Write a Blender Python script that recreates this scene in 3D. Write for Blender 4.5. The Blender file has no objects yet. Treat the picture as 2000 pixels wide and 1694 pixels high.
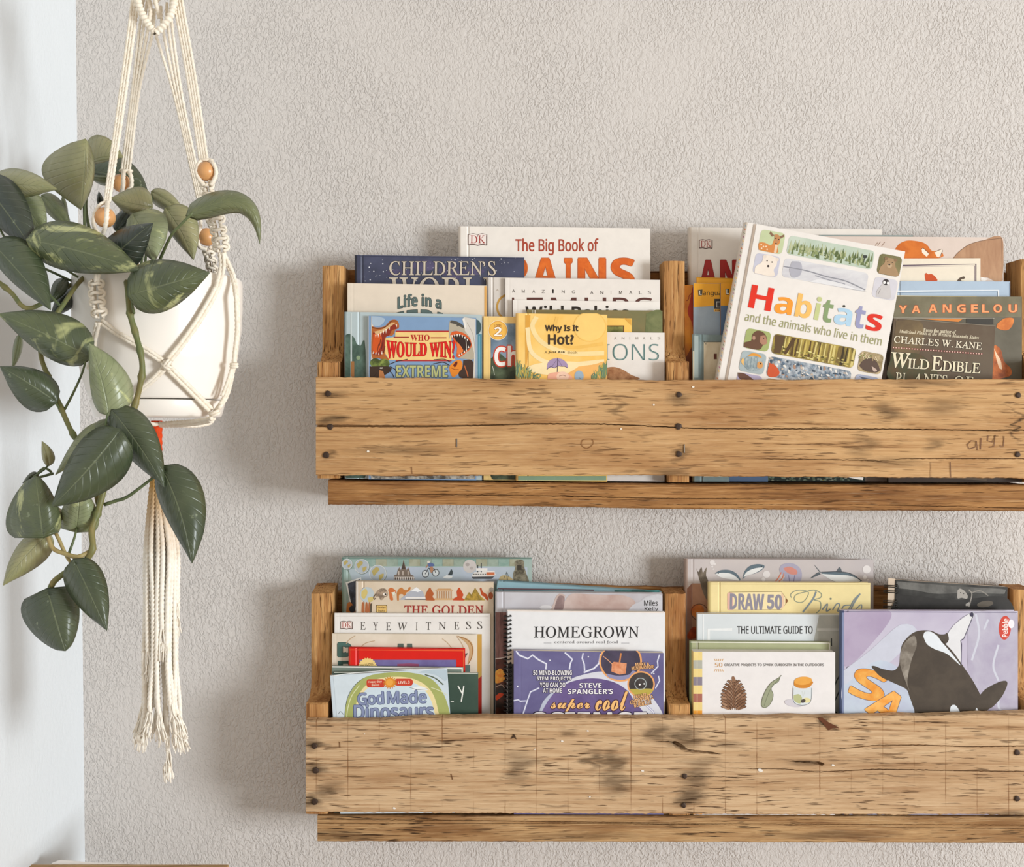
import bpy, bmesh, math, random
from mathutils import Vector, Matrix, noise as mnoise

random.seed(7)
SC = bpy.context.scene
COL = SC.collection

# ------------------------------------------------------------------ camera, world, lights, exposure
F, CX, CY, CZ = 2100.0, 1000.0, 847.0, 1.35        # focal length in pixels of the 2000x1694 frame, camera height


def P(x, y, d):
    """world point that lies at depth d (metres from the lens) behind photo pixel (x, y)"""
    return Vector(((x - CX) * d / F, d, CZ - (y - CY) * d / F))


cam = bpy.data.cameras.new('camera')
cam.sensor_width = 36.0
cam.lens = 36.0 * F / 2000.0
cam.clip_start = 0.02
cam_ob = bpy.data.objects.new('camera', cam)
COL.objects.link(cam_ob)
cam_ob.location = (0, 0, CZ)
cam_ob.rotation_euler = (math.radians(90), 0, 0)
SC.camera = cam_ob

world = bpy.data.worlds.new('room_light')
SC.world = world
world.use_nodes = True
bg = world.node_tree.nodes['Background']
bg.inputs[0].default_value = (1.0, 0.885, 0.765, 1)
bg.inputs[1].default_value = 0.68


def area(name, loc, target, size, power, col):
    l = bpy.data.lights.new(name, 'AREA')
    l.shape = 'RECTANGLE'
    l.size, l.size_y = size
    l.energy = power
    l.color = col
    o = bpy.data.objects.new(name, l)
    COL.objects.link(o)
    o.location = loc
    o.rotation_euler = (Vector(target) - Vector(loc)).to_track_quat('-Z', 'Y').to_euler()
    return o


area('window_light', (6.2, -2.6, CZ - 0.35), (0.1, 1.6, CZ), (1.9, 1.9), 535, (0.91, 0.96, 1.0))

SC.view_settings.view_transform = 'Standard'
SC.view_settings.look = 'None'
SC.view_settings.exposure = 0.0
SC.view_settings.gamma = 1.0
SC.view_settings.use_curve_mapping = False


# ------------------------------------------------------------------ small helpers
def lin(h):
    if isinstance(h, str):
        h = h.lstrip('#')
        h = [int(h[i:i + 2], 16) for i in (0, 2, 4)]
    r = []
    for c in h:
        c = c / 255.0
        r.append(c / 12.92 if c <= 0.04045 else ((c + 0.055) / 1.055) ** 2.4)
    return (r[0], r[1], r[2], 1.0)


def ip(pts, x):
    """piecewise-linear y(x)"""
    if x <= pts[0][0]:
        return pts[0][1]
    for (a, b), (c, e) in zip(pts, pts[1:]):
        if x <= c:
            return b + (e - b) * (x - a) / (c - a)
    return pts[-1][1]


def catmull(pts, step):
    """smooth resampling of a list of Vectors"""
    if len(pts) < 3:
        n = max(1, int((pts[1] - pts[0]).length / step))
        return [pts[0].lerp(pts[1], i / n) for i in range(n + 1)]
    q = [pts[0] * 2 - pts[1]] + list(pts) + [pts[-1] * 2 - pts[-2]]
    out = []
    for i in range(1, len(q) - 2):
        a, b, c, e = q[i - 1], q[i], q[i + 1], q[i + 2]
        n = max(1, int((c - b).length / step))
        for k in range(n):
            t = k / n
            out.append(0.5 * (2 * b + (c - a) * t + (2 * a - 5 * b + 4 * c - e) * t * t + (3 * b - a - 3 * c + e) * t ** 3))
    out.append(pts[-1].copy())
    return out


class MB:
    """collects vertices and faces in world space; build() links them as one mesh object"""

    def __init__(self):
        self.v, self.f, self.m, self.uv = [], [], [], None

    def add(self, vs, fs, mat=0):
        o = len(self.v)
        self.v += [tuple(p) for p in vs]
        self.f += [tuple(i + o for i in f) for f in fs]
        self.m += [mat] * len(fs)

    def box(self, lo, hi, mat=0, bev=0.0):
        x0, y0, z0 = lo
        x1, y1, z1 = hi
        if bev <= 0:
            vs = [(x, y, z) for z in (z0, z1) for y in (y0, y1) for x in (x0, x1)]
            fs = [(0, 2, 3, 1), (4, 5, 7, 6), (0, 1, 5, 4), (2, 6, 7, 3), (0, 4, 6, 2), (1, 3, 7, 5)]
            self.add(vs, fs, mat)
            return
        bm = bmesh.new()
        bmesh.ops.create_cube(bm, size=1)
        for v in bm.verts:
            v.co = ((v.co.x + .5) * (x1 - x0) + x0, (v.co.y + .5) * (y1 - y0) + y0, (v.co.z + .5) * (z1 - z0) + z0)
        bmesh.ops.bevel(bm, geom=bm.edges[:], offset=bev, segments=2, profile=0.5, affect='EDGES')
        bm.verts.index_update()
        self.add([v.co for v in bm.verts], [[v.index for v in f.verts] for f in bm.faces], mat)
        bm.free()

    def tube(self, pts, r, n=8, twist=0.0, lobes=0, amp=0.0, mat=0, cap=True):
        """tube along pts; r number or list; lobes/twist give laid-rope strands"""
        N = len(pts)
        rr = r if isinstance(r, (list, tuple)) else [r] * N
        t0 = (pts[1] - pts[0]).normalized()
        up = Vector((0, -1, 0)) if abs(t0.y) < 0.9 else Vector((1, 0, 0))
        nx = (up - t0 * up.dot(t0)).normalized()
        vs, fs, s = [], [], 0.0
        for i in range(N):
            t = (pts[min(i + 1, N - 1)] - pts[max(i - 1, 0)])
            if t.length < 1e-9:
                t = t0.copy()
            t.normalize()
            nx = nx - t * nx.dot(t)
            if nx.length < 1e-6:
                nx = t.orthogonal()
            nx.normalize()
            ny = t.cross(nx)
            if i:
                s += (pts[i] - pts[i - 1]).length
            for k in range(n):
                a = 2 * math.pi * k / n
                q = rr[i] * (1 + amp * math.cos(lobes * a - twist * s)) if lobes else rr[i]
                vs.append(pts[i] + nx * (q * math.cos(a)) + ny * (q * math.sin(a)))
        for i in range(N - 1):
            for k in range(n):
                fs.append((i * n + k, i * n + (k + 1) % n, (i + 1) * n + (k + 1) % n, (i + 1) * n + k))
        if cap:
            fs.append(tuple(range(n - 1, -1, -1)))
            fs.append(tuple((N - 1) * n + k for k in range(n)))
        self.add(vs, fs, mat)

    def ball(self, c, r, seg=24, rings=14, mat=0, sz=1.0):
        vs, fs = [Vector((c[0], c[1], c[2] + r * sz))], []
        for i in range(1, rings):
            a = math.pi * i / rings
            for k in range(seg):
                b = 2 * math.pi * k / seg
                vs.append(Vector((c[0] + r * math.sin(a) * math.cos(b), c[1] + r * math.sin(a) * math.sin(b), c[2] + r * sz * math.cos(a))))
        vs.append(Vector((c[0], c[1], c[2] - r * sz)))
        for k in range(seg):
            fs.append((0, 1 + k, 1 + (k + 1) % seg))
            e = len(vs) - 1
            b = 1 + (rings - 2) * seg
            fs.append((e, b + (k + 1) % seg, b + k))
        for i in range(rings - 2):
            for k in range(seg):
                a = 1 + i * seg
                fs.append((a + k, a + seg + k, a + seg + (k + 1) % seg, a + (k + 1) % seg))
        self.add(vs, fs, mat)

    def lathe(self, prof, c, seg=72, mat=0):
        """prof: list of (radius, z) absolute z; c: (x, y)"""
        vs, fs = [], []
        n = len(prof)
        for k in range(seg):
            a = 2 * math.pi * k / seg
            for r, z in prof:
                vs.append((c[0] + r * math.cos(a), c[1] + r * math.sin(a), z))
        for k in range(seg):
            for i in range(n - 1):
                a, b = k * n, ((k + 1) % seg) * n
                fs.append((a + i, b + i, b + i + 1, a + i + 1))
        self.add(vs, fs, mat)

    def build(self, name, mats, parent=None, smooth=False, origin=None):
        me = bpy.data.meshes.new(name)
        if parent is not None:
            org = Vector(parent['_org'])
        else:
            org = Vector(origin or (0, 0, 0))
        me.from_pydata([(p[0] - org.x, p[1] - org.y, p[2] - org.z) for p in self.v], [], self.f)
        if not isinstance(mats, (list, tuple)):
            mats = [mats]
        for m in mats:
            me.materials.append(m)
        me.polygons.foreach_set('material_index', self.m)
        if smooth:
            me.polygons.foreach_set('use_smooth', [True] * len(self.f))
        if self.uv:
            l = me.uv_layers.new(name='UVMap')
            for lp in me.loops:
                l.data[lp.index].uv = self.uv[lp.vertex_index]
        me.update()
        o = bpy.data.objects.new(name, me)
        COL.objects.link(o)
        if parent is not None:
            o.parent = parent
        else:
            o.location = org
        o['_org'] = tuple(org)
        return o


def tag(o, label=None, cat=None, group=None, kind=None):
    for k, v in (('label', label), ('category', cat), ('group', group), ('kind', kind)):
        if v:
            o[k] = v
    return o


def thing(name, loc, label, cat, group=None):
    o = bpy.data.objects.new(name, None)
    COL.objects.link(o)
    o.empty_display_size = 0.02
    o.location = loc
    o['_org'] = tuple(loc)
    return tag(o, label, cat, group)


# ------------------------------------------------------------------ node materials
class NT:
    def __init__(self, name):
        self.mat = bpy.data.materials.new(name)
        self.mat.use_nodes = True
        self.t = self.mat.node_tree
        self.b = self.t.nodes['Principled BSDF']

    def n(self, typ, props=None, **ins):
        nd = self.t.nodes.new(typ)
        for k, v in (props or {}).items():
            setattr(nd, k, v)
        for k, v in ins.items():
            key = int(k[1:]) if k[0] == 'i' and k[1:].isdigit() else k
            self.put(nd.inputs[key], v)
        return nd

    def put(self, sock, v):
        if isinstance(v, bpy.types.NodeSocket):
            self.t.links.new(v, sock)
        elif isinstance(v, bpy.types.Node):
            self.t.links.new(v.outputs[0], sock)
        else:
            sock.default_value = v

    def math(self, op, a, b=0.0, clamp=False):
        nd = self.n('ShaderNodeMath', {'operation': op, 'use_clamp': clamp}, i0=a, i1=b)
        return nd.outputs[0]

    def noise(self, vec, scale, detail=4.0, rough=0.55, dist=0.0, dim='3D', w=0.0):
        nd = self.n('ShaderNodeTexNoise', {'noise_dimensions': dim}, Vector=vec, Scale=scale, Detail=detail, Roughness=rough, Distortion=dist)
        if dim == '4D':
            nd.inputs['W'].default_value = w
        return nd.outputs[0]

    def ramp(self, fac, stops, interp='LINEAR'):
        nd = self.n('ShaderNodeValToRGB', None, Fac=fac)
        cr = nd.color_ramp
        cr.interpolation = interp
        while len(cr.elements) < len(stops):
            cr.elements.new(0.5)
        for e, (p, c) in zip(cr.elements, stops):
            e.position = p
            e.color = c if len(c) == 4 else (c[0], c[0], c[0], 1)
        return nd.outputs[0]

    def mix(self, fac, a, b, blend='MIX'):
        nd = self.n('ShaderNodeMix', {'data_type': 'RGBA', 'blend_type': blend})
        self.put(nd.inputs[0], fac)
        self.put(nd.inputs[6], a)
        self.put(nd.inputs[7], b)
        return nd.outputs[2]

    def mapping(self, vec, scale=(1, 1, 1), loc=(0, 0, 0), rot=(0, 0, 0)):
        return self.n('ShaderNodeMapping', None, Vector=vec, Scale=scale, Location=loc, Rotation=rot).outputs[0]

    def bump(self, h, strength, dist, normal=None):
        nd = self.n('ShaderNodeBump', None, Height=h, Strength=strength, Distance=dist)
        if normal is not None:
            self.put(nd.inputs['Normal'], normal)
        return nd.outputs[0]

    def out(self, color, rough=0.6, normal=None, spec=0.3, **kw):
        self.put(self.b.inputs['Base Color'], color)
        self.put(self.b.inputs['Roughness'], rough)
        self.put(self.b.inputs['Specular IOR Level'], spec)
        if normal is not None:
            self.put(self.b.inputs['Normal'], normal)
        for k, v in kw.items():
            self.put(self.b.inputs[k.replace('_', ' ')], v)
        return self.mat

    def pos(self):
        return self.n('ShaderNodeNewGeometry').outputs['Position']

    def obj(self):
        return self.n('ShaderNodeTexCoord').outputs['Object']


_ink = {}


def ink(c, rough=0.42, var=0.10, scale=60.0, c2=None, stretch=(1, 1, 1)):
    """printed paper / card of one colour with faint mottling, or of two mottled colours"""
    key = (str(c), rough, var, scale, str(c2), stretch)
    if key in _ink:
        return _ink[key]
    t = NT('printed_card')
    a = lin(c)
    if c2 is None:
        b = tuple(min(1, x * (1 - var)) for x in a[:3]) + (1,)
        lo, hi = 0.3, 0.75
    else:
        b = lin(c2)
        lo, hi = 0.38, 0.62
    v = t.mapping(t.obj(), scale=stretch)
    n = t.noise(v, scale, 4, 0.6, 0.3)
    col = t.ramp(n, [(lo, a), (hi, b)])
    m = t.out(col, rough, None, 0.35)
    _ink[key] = m
    return m


def wood(name, light, mid, dark, seed, axis='X', streak=1.0, stains=(), saw=None, stain_amt=0.5, bump=1.0, rough=0.75):
    """weathered sawn timber, grain along the given world axis"""
    t = NT(name)
    p = t.pos()

    def sc(along, across):
        return tuple(along if c == axis else across for c in 'XYZ')
    # the grain wanders gently across the board
    wob = t.n('ShaderNodeTexNoise', None, Vector=t.mapping(p, sc(2.2, 9), (seed, seed * .3, 0)), Scale=1.0, Detail=2.0).outputs['Color']
    pv = t.n('ShaderNodeVectorMath', {'operation': 'MULTIPLY_ADD'}, i0=wob, i1=(0.016, 0.016, 0.016), i2=p).outputs[0]
    band = t.noise(t.mapping(pv, sc(1.6, 34), (seed * 3.1, seed, 0)), 1.0, 5, 0.6)
    med = t.noise(t.mapping(pv, sc(5.5, 190), (seed, seed * 2.3, 5)), 1.0, 4, 0.65)
    fin = t.noise(t.mapping(pv, sc(16, 620), (seed * 1.9, 4, seed)), 1.0, 3, 0.7)
    dash = t.noise(t.mapping(pv, sc(30, 430), (seed * 5.1, 1, seed)), 1.0, 2, 0.5)
    blot = t.noise(t.mapping(p, sc(5, 20), (0, seed * 1.7, seed)), 1.0, 5, 0.62)
    col = t.ramp(band, [(0.30, lin(mid)), (0.46, lin(light)), (0.60, lin(light)), (0.74, lin(mid))])
    col = t.mix(t.ramp(blot, [(0.46, (0.0,)), (0.70, (stain_amt,))]), col, lin(mid), 'MULTIPLY')
    col = t.mix(t.ramp(med, [(0.30, (0.62 * streak,)), (0.50, (0.0,))]), col, lin(mid), 'MULTIPLY')
    col = t.mix(t.ramp(fin, [(0.25, (0.60 * streak,)), (0.58, (0.0,))]), col, lin(mid))
    col = t.mix(t.ramp(fin, [(0.56, (0.0,)), (0.80, (0.30,))]), col, lin('#ead2ac'))
    patch = t.ramp(t.noise(t.mapping(p, sc(7, 16), (seed, 2, 9)), 1.0, 4, 0.65), [(0.36, (0.12,)), (0.58, (1.0,))])
    chk = t.math('MULTIPLY', t.ramp(dash, [(0.33, (1.0,)), (0.41, (0.0,))]), patch)
    chk2 = t.math('MULTIPLY', t.ramp(med, [(0.30, (1.0,)), (0.345, (0.0,))]), patch)
    chk = t.math('MULTIPLY', t.math('MAXIMUM', chk, chk2), min(1.0, 0.85 * streak))
    col = t.mix(chk, col, lin(dark))
    hgt = t.math('SUBTRACT', t.math('ADD', t.math('MULTIPLY', fin, 0.55), t.math('MULTIPLY', med, 0.5)), t.math('MULTIPLY', chk, 0.7))
    sep = t.n('ShaderNodeSeparateXYZ', None, Vector=p)
    if saw:
        period, phase, amt = saw
        wv = t.math('COSINE', t.math('MULTIPLY', t.math('SUBTRACT', t.math('ADD', sep.outputs[0], t.math('MULTIPLY', med, 0.0012)), phase), 2 * math.pi / period))
        ln = t.ramp(wv, [(0.990, (0.0,)), (0.999, (1.0,))])
        brk = t.ramp(t.noise(t.mapping(p, (22.7, 1, 16), (seed, 0, 4)), 1.0, 3, 0.6), [(0.44, (0.0,)), (0.62, (1.0,))])
        ln = t.math('MULTIPLY', ln, t.math('MULTIPLY', brk, amt))
        col = t.mix(ln, col, lin('#7d5430'))
        hgt = t.math('SUBTRACT', hgt, t.math('MULTIPLY', ln, 0.12))
    if stains:
        # shaped stains: ((x, z), (rx, rz), strength)
        nz = t.n('ShaderNodeTexNoise', None, Vector=t.mapping(p, (22, 1, 120), (seed, 0, 0)), Scale=1.0, Detail=5.0).outputs['Color']
        off = t.n('ShaderNodeVectorMath', {'operation': 'MULTIPLY'}, i0=t.n('ShaderNodeVectorMath', {'operation': 'SUBTRACT'}, i0=nz, i1=(0.5, 0.5, 0.5)).outputs[0], i1=(0.075, 0, 0.012)).outputs[0]
        pd = t.n('ShaderNodeVectorMath', {'operation': 'ADD'}, i0=p, i1=off).outputs[0]
        tot = None
        for (sx, sz), (rx, rz), k in stains:
            q = t.n('ShaderNodeVectorMath', {'operation': 'SUBTRACT'}, i0=pd, i1=(sx, 0, sz)).outputs[0]
            q = t.n('ShaderNodeVectorMath', {'operation': 'MULTIPLY'}, i0=q, i1=(1 / rx, 0, 1 / rz)).outputs[0]
            ln_ = t.n('ShaderNodeVectorMath', {'operation': 'LENGTH'}, i0=q).outputs['Value']
            s = t.ramp(ln_, [(0.25, (min(1, k * 1.15),)), (1.05, (0.0,))])
            tot = s if tot is None else t.math('MAXIMUM', tot, s)
        tot = t.math('MULTIPLY', tot, t.ramp(fin, [(0.30, (1.0,)), (0.66, (0.72,))]))
        col = t.mix(tot, col, lin('#41301f'))
    nrm = t.bump(hgt, min(1.0, 0.60 * bump), 0.0020)
    return t.out(col, rough, nrm, 0.2)


def plain(name, c, rough=0.6, spec=0.3, metal=0.0, var=0.12, scale=40, bump=0.0, bscale=120):
    t = NT(name)
    a = lin(c)
    n = t.noise(t.obj(), scale, 4)
    col = t.ramp(n, [(0.3, a), (0.75, tuple(x * (1 - var) for x in a[:3]) + (1,))])
    nrm = t.bump(t.noise(t.obj(), bscale, 3), bump, 0.002) if bump else None
    return t.out(col, rough, nrm, spec, Metallic=metal)


# ------------------------------------------------------------------ flat print: polygons and lettering on a cover
def _alpha(s, up, lo, dig=None, exc=None):
    r = ''
    for c in s:
        if exc and c in exc:
            r += exc[c]
        elif 'A' <= c <= 'Z' and up:
            r += chr(up + ord(c) - 65)
        elif 'a' <= c <= 'z' and lo:
            r += chr(lo + ord(c) - 97)
        elif '0' <= c <= '9' and dig:
            r += chr(dig + ord(c) - 48)
        else:
            r += c
    return r


FONTS = {
    'sans': lambda s: (s, 0),
    'bold': lambda s: (_alpha(s, 0x1D5D4, 0x1D5EE, 0x1D7EC), 0),
    'noto': lambda s: (_alpha(s, 0x1D5A0, 0x1D5BA, 0x1D7E2), 0),
    'serif': lambda s: (_alpha(s, 0x1D434, 0x1D44E, None, {'h': '\u210e'}), -0.25),
    'serifb': lambda s: (_alpha(s, 0x1D400, 0x1D41A, 0x1D7CE), 0),
    'ital': lambda s: (_alpha(s, 0x1D468, 0x1D482), 0),
    'script': lambda s: (_alpha(s, 0x1D4D0, 0x1D4EA), 0),
}
_gl = {}


def glyphs(s, font, spacing=1.0, offset=0.0, shear=0.0):
    key = (s, font, spacing, offset, shear)
    if key in _gl:
        return _gl[key]
    body, sh = FONTS[font](s)
    c = bpy.data.curves.new('lettering', 'FONT')
    c.body = body
    c.shear = sh + shear
    c.space_character = spacing
    c.offset = offset
    c.resolution_u = 3
    o = bpy.data.objects.new('lettering', c)
    me = bpy.data.meshes.new_from_object(o)
    vs = [(v.co.x, v.co.y) for v in me.vertices]
    fs = [tuple(p.vertices) for p in me.polygons]
    bpy.data.objects.remove(o)
    bpy.data.meshes.remove(me)
    bpy.data.curves.remove(c)
    _gl[key] = (vs, fs)
    return vs, fs


class Print:
    def __init__(self, d, clip=None):
        self.d = d
        self.items, self.letters = [], []
        self.k = 0
        self.clip = clip

    def raw(self, pts, fs, col, letters=False):
        self.k += 1
        if self.clip:
            a, b, c, e = self.clip
            pts = [(min(max(p[0], a), b), min(max(p[1], c), e)) for p in pts]
        (self.letters if letters else self.items).append((pts, fs, col, self.k))

    def poly(self, pts, col, smooth=0):
        pts = [tuple(p) for p in pts]
        if smooth:
            q = catmull([Vector((x, y, 0)) for x, y in pts + [pts[0]]], smooth)
            pts = [(v.x, v.y) for v in q[:-1]]
        self.raw(pts, [tuple(range(len(pts)))], col)

    def rect(self, x0, y0, x1, y1, col):
        self.raw([(x0, y0), (x1, y0), (x1, y1), (x0, y1)], [(0, 1, 2, 3)], col)

    def ell(self, x, y, rx, ry, col, rot=0, n=28):
        c, s = math.cos(math.radians(rot)), math.sin(math.radians(rot))
        pts = []
        for k in range(n):
            a = 2 * math.pi * k / n
            u, v = rx * math.cos(a), ry * math.sin(a)
            pts.append((x + u * c - v * s, y + u * s + v * c))
        self.raw(pts, [tuple(range(n))], col)

    def ring(self, x, y, r, w, col, n=40):
        pts = [(x + q * math.cos(2 * math.pi * k / n), y + q * math.sin(2 * math.pi * k / n)) for q in (r - w / 2, r + w / 2) for k in range(n)]
        self.raw(pts, [(k, (k + 1) % n, n + (k + 1) % n, n + k) for k in range(n)], col)

    def line(self, pts, w, col, smooth=0, taper=False):
        if smooth:
            pts = [(v.x, v.y) for v in catmull([Vector((x, y, 0)) for x, y in pts], smooth)]
        N = len(pts)
        vs = []
        for i in range(N):
            a, b = pts[max(i - 1, 0)], pts[min(i + 1, N - 1)]
            dx, dy = b[0] - a[0], b[1] - a[1]
            l = math.hypot(dx, dy) or 1
            q = w / 2 * (math.sin(math.pi * (0.12 + 0.88 * (1 - i / (N - 1)))) if taper else 1)
            vs += [(pts[i][0] - dy / l * q, pts[i][1] + dx / l * q), (pts[i][0] + dy / l * q, pts[i][1] - dx / l * q)]
        self.raw(vs, [(2 * i, 2 * i + 1, 2 * i + 3, 2 * i + 2) for i in range(N - 1)], col)

    def rrect(self, x0, y0, x1, y1, r, col, tf=None):
        pts = []
        for cx, cy, a0 in ((x1 - r, y0 + r, -90), (x1 - r, y1 - r, 0), (x0 + r, y1 - r, 90), (x0 + r, y0 + r, 180)):
            for k in range(6):
                a = math.radians(a0 + 18 * k)
                pts.append((cx + r * math.cos(a), cy + r * math.sin(a)))
        if tf:
            pts = [tf(*p) for p in pts]
        self.raw(pts, [tuple(range(len(pts)))], col)

    def text(self, s, font, x0, y0, x1, y1, col, rot=0, warp=None, spacing=1.0, offset=0.0, edge=None, shear=0.0, tf=None):
        """fits the string's ink box into the pixel box (x0, y0)-(x1, y1); edge=(px, colour) lays a wider copy underneath"""
        bold_by, offset = max(offset, 0.0), min(offset, 0.0)
        vs, fs = glyphs(s, font, spacing, offset, shear)
        ax, bx = min(v[0] for v in vs), max(v[0] for v in vs)
        ay, by = min(v[1] for v in vs), max(v[1] for v in vs)
        sx, sy = (x1 - x0) / (bx - ax), (y1 - y0) / (by - ay)
        mx, my = (x0 + x1) / 2, (y0 + y1) / 2
        c, sn = math.cos(math.radians(rot)), math.sin(math.radians(rot))

        def put(v):
            u, w = x0 + (v[0] - ax) * sx, y1 - (v[1] - ay) * sy
            if warp:
                u, w = warp(u, w)
            if rot:
                u, w = mx + (u - mx) * c - (w - my) * sn, my + (u - mx) * sn + (w - my) * c
            if tf:
                u, w = tf(u, w)
            return u, w
        if edge:
            e = edge[0] + bold_by * min(sx, sy)
            for k in range(6):
                a = k * math.pi / 3
                self.raw([(p[0] + e * math.cos(a), p[1] + e * math.sin(a)) for p in map(put, vs)], fs, edge[1], True)
        if bold_by:
            # a heavier weight: the same letters nudged round a small circle
            e = bold_by * min(sx, sy)
            for k in range(6):
                a = k * math.pi / 3
                self.raw([(p[0] + e * math.cos(a), p[1] + e * math.sin(a)) for p in map(put, vs)], fs, col, True)
        self.raw([put(v) for v in vs], fs, col, True)

    def done(self, parent, name='cover_print', lname='lettering', base=0.0002, kind=None):
        for lst, nm in ((self.items, name), (self.letters, lname)):
            if not lst:
                continue
            mb, mats, idx = MB(), [], {}
            for pts, fs, col, k in lst:
                m = col if isinstance(col, bpy.types.Material) else ink(col)
                if m.name not in idx:
                    idx[m.name] = len(mats)
                    mats.append(m)
                off = base + 0.0000015 * k
                mb.add([P(x, y, self.d) - Vector((0, off, 0)) for x, y in pts], fs, idx[m.name])
            o = mb.build(nm, mats, parent)
            if kind:
                o['kind'] = kind

# ------------------------------------------------------------------ the room shell
D_PL = 1.500            # front face of the shelf planks
D_ST = 1.516            # front face of the stringer feet
D_NT = 1.556            # front face of the stringer above the notch
D_BK = 1.605            # back plank, front face
D_W = 1.6225            # wall


def wall_mat(name, c, strength, scale):
    t = NT(name)
    p = t.obj()
    n1 = t.noise(t.mapping(p, (1, 1, 0.72)), scale, 2.5, 0.5, 1.1)
    n2 = t.noise(p, scale * 3.2, 2, 0.5)
    patch = t.ramp(t.noise(p, 5.0, 3, 0.6), [(0.35, (0.35,)), (0.6, (1.0,))])
    h = t.ramp(n1, [(0.42, (0.0,)), (0.50, (0.62,)), (0.60, (1.0,))])
    h = t.math('ADD', t.math('MULTIPLY', h, patch), t.math('MULTIPLY', n2, 0.22))
    a = lin(c)
    col = t.ramp(t.noise(p, 2.5, 3), [(0.3, a), (0.7, tuple(x * 0.965 for x in a[:3]) + (1,))])
    return t.out(col, 0.72, t.bump(h, strength, 0.0028), 0.22)


def slab(name, vs, mat):
    """a wall, floor or other flat piece of the shell from 4 front corners and a thickness vector"""
    q, th = vs
    mb = MB()
    b = [Vector(v) + Vector(th) for v in q]
    mb.add(list(q) + b, [(0, 1, 2, 3), (7, 6, 5, 4), (0, 4, 5, 1), (1, 5, 6, 2), (2, 6, 7, 3), (3, 7, 4, 0)])
    o = mb.build(name, mat)
    o['kind'] = 'structure'
    return o


M_WALL = wall_mat('painted_knockdown_plaster', '#cec9c4', 0.55, 180)
M_WALL2 = wall_mat('painted_plaster_smooth', '#d9dee1', 0.12, 90)
tc, bc = P(144, -160, D_W), P(163, 1694 + 900, D_W)
tc.z, bc.z = 2.45, 0.0
tc.x, bc.x = P(141.5, 0, D_W).x, P(176, 0, D_W).x
slab('wall_back', ([(bc.x - .1, D_W, 0), (2.3, D_W, 0), (2.3, D_W, 2.45), (tc.x - .1, D_W, 2.45)], (0, .1, 0)), M_WALL)
slab('wall_left', ([(bc.x, D_W + .02, 0), (tc.x, D_W + .02, 2.45), (tc.x, 0.75, 2.45), (bc.x, 0.75, 0)], (-.1, 0, 0)), M_WALL2)
M_FLOOR = wood('floor_boards', '#b08c66', '#8d6a48', '#4a3524', 3.0, 'X')
slab('floor', ([(-.72, .2, 0), (2.3, .2, 0), (2.3, D_W, 0), (-.72, D_W, 0)], (0, 0, -.05)), M_FLOOR)

# ------------------------------------------------------------------ the two pallet shelves
M_NAIL = plain('rusty_nail', '#4a3a30', 0.6, 0.4, 0.5, 0.3, 300)
M_STAPLE = plain('dull_steel', '#6b6258', 0.45, 0.5, 0.7)


def plank(name, parent, mat, d, th, x0, x1, top, bot, cracks=(), nx=420, rough=0.00035, nsub=5, seed=0, edge=0.0013, chip=0.0012):
    """a sawn board whose front follows pixel curves; cracks: list of (curve, width-curve, depth), listed top to bottom"""
    cols = [x0 + (x1 - x0) * i / nx for i in range(nx + 1)]
    rows = []
    for x in cols:
        zt, zb = P(x, ip(top, x), d).z, P(x, ip(bot, x), d).z
        X = P(x, 0, d).x
        q = Vector((X * 9, seed, 0))
        zt += chip * (mnoise.noise(q * 3) + 0.6 * mnoise.noise(q * 14))
        zb += chip * (mnoise.noise(q * 3 + Vector((0, 7, 0))) + 1.0 * mnoise.noise(q * 17 + Vector((0, 3, 0))))
        keys = [(zt - edge * 0.3, edge, 0), (zt - edge, 0.0, 1)]
        for ck, wk, dep in cracks:
            w = ip(wk, x) * d / F
            zc = P(x, ip(ck, x), d).z + 0.0006 * mnoise.noise(q * 22 + Vector((0, 0, 5)))
            k = min(1.0, w / 0.0012)
            keys += [(zc + w * .5, 0.0, 0), (zc + w * .18, dep * k, 0), (zc - w * .18, dep * k, 0), (zc - w * .5, 0.0, 1)]
        keys += [(zb + edge, 0.0, 0), (zb + edge * 0.3, edge, 0)]
        col = []
        for i, (z, dd, fill) in enumerate(keys):
            col.append((z, dd))
            if fill:
                for s in range(1, nsub + 1):
                    f = s / (nsub + 1)
                    col.append((z + (keys[i + 1][0] - z) * f, 0.0))
        rows.append([(X, d + dd + rough * mnoise.noise(Vector((X * 40, z * 160, seed))), z) for z, dd in col] + [(X, d + th, zb), (X, d + th, zt)])
    n = len(rows[0])
    mb = MB()
    mb.add([p for r in rows for p in r], [(i * n + k, i * n + (k + 1) % n, (i + 1) * n + (k + 1) % n, (i + 1) * n + k) for i in range(nx) for k in range(n)])
    mb.f += [tuple(range(n - 1, -1, -1)), tuple(nx * n + k for k in range(n))]
    mb.m += [0, 0]
    return mb.build(name, mat, parent)


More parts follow.
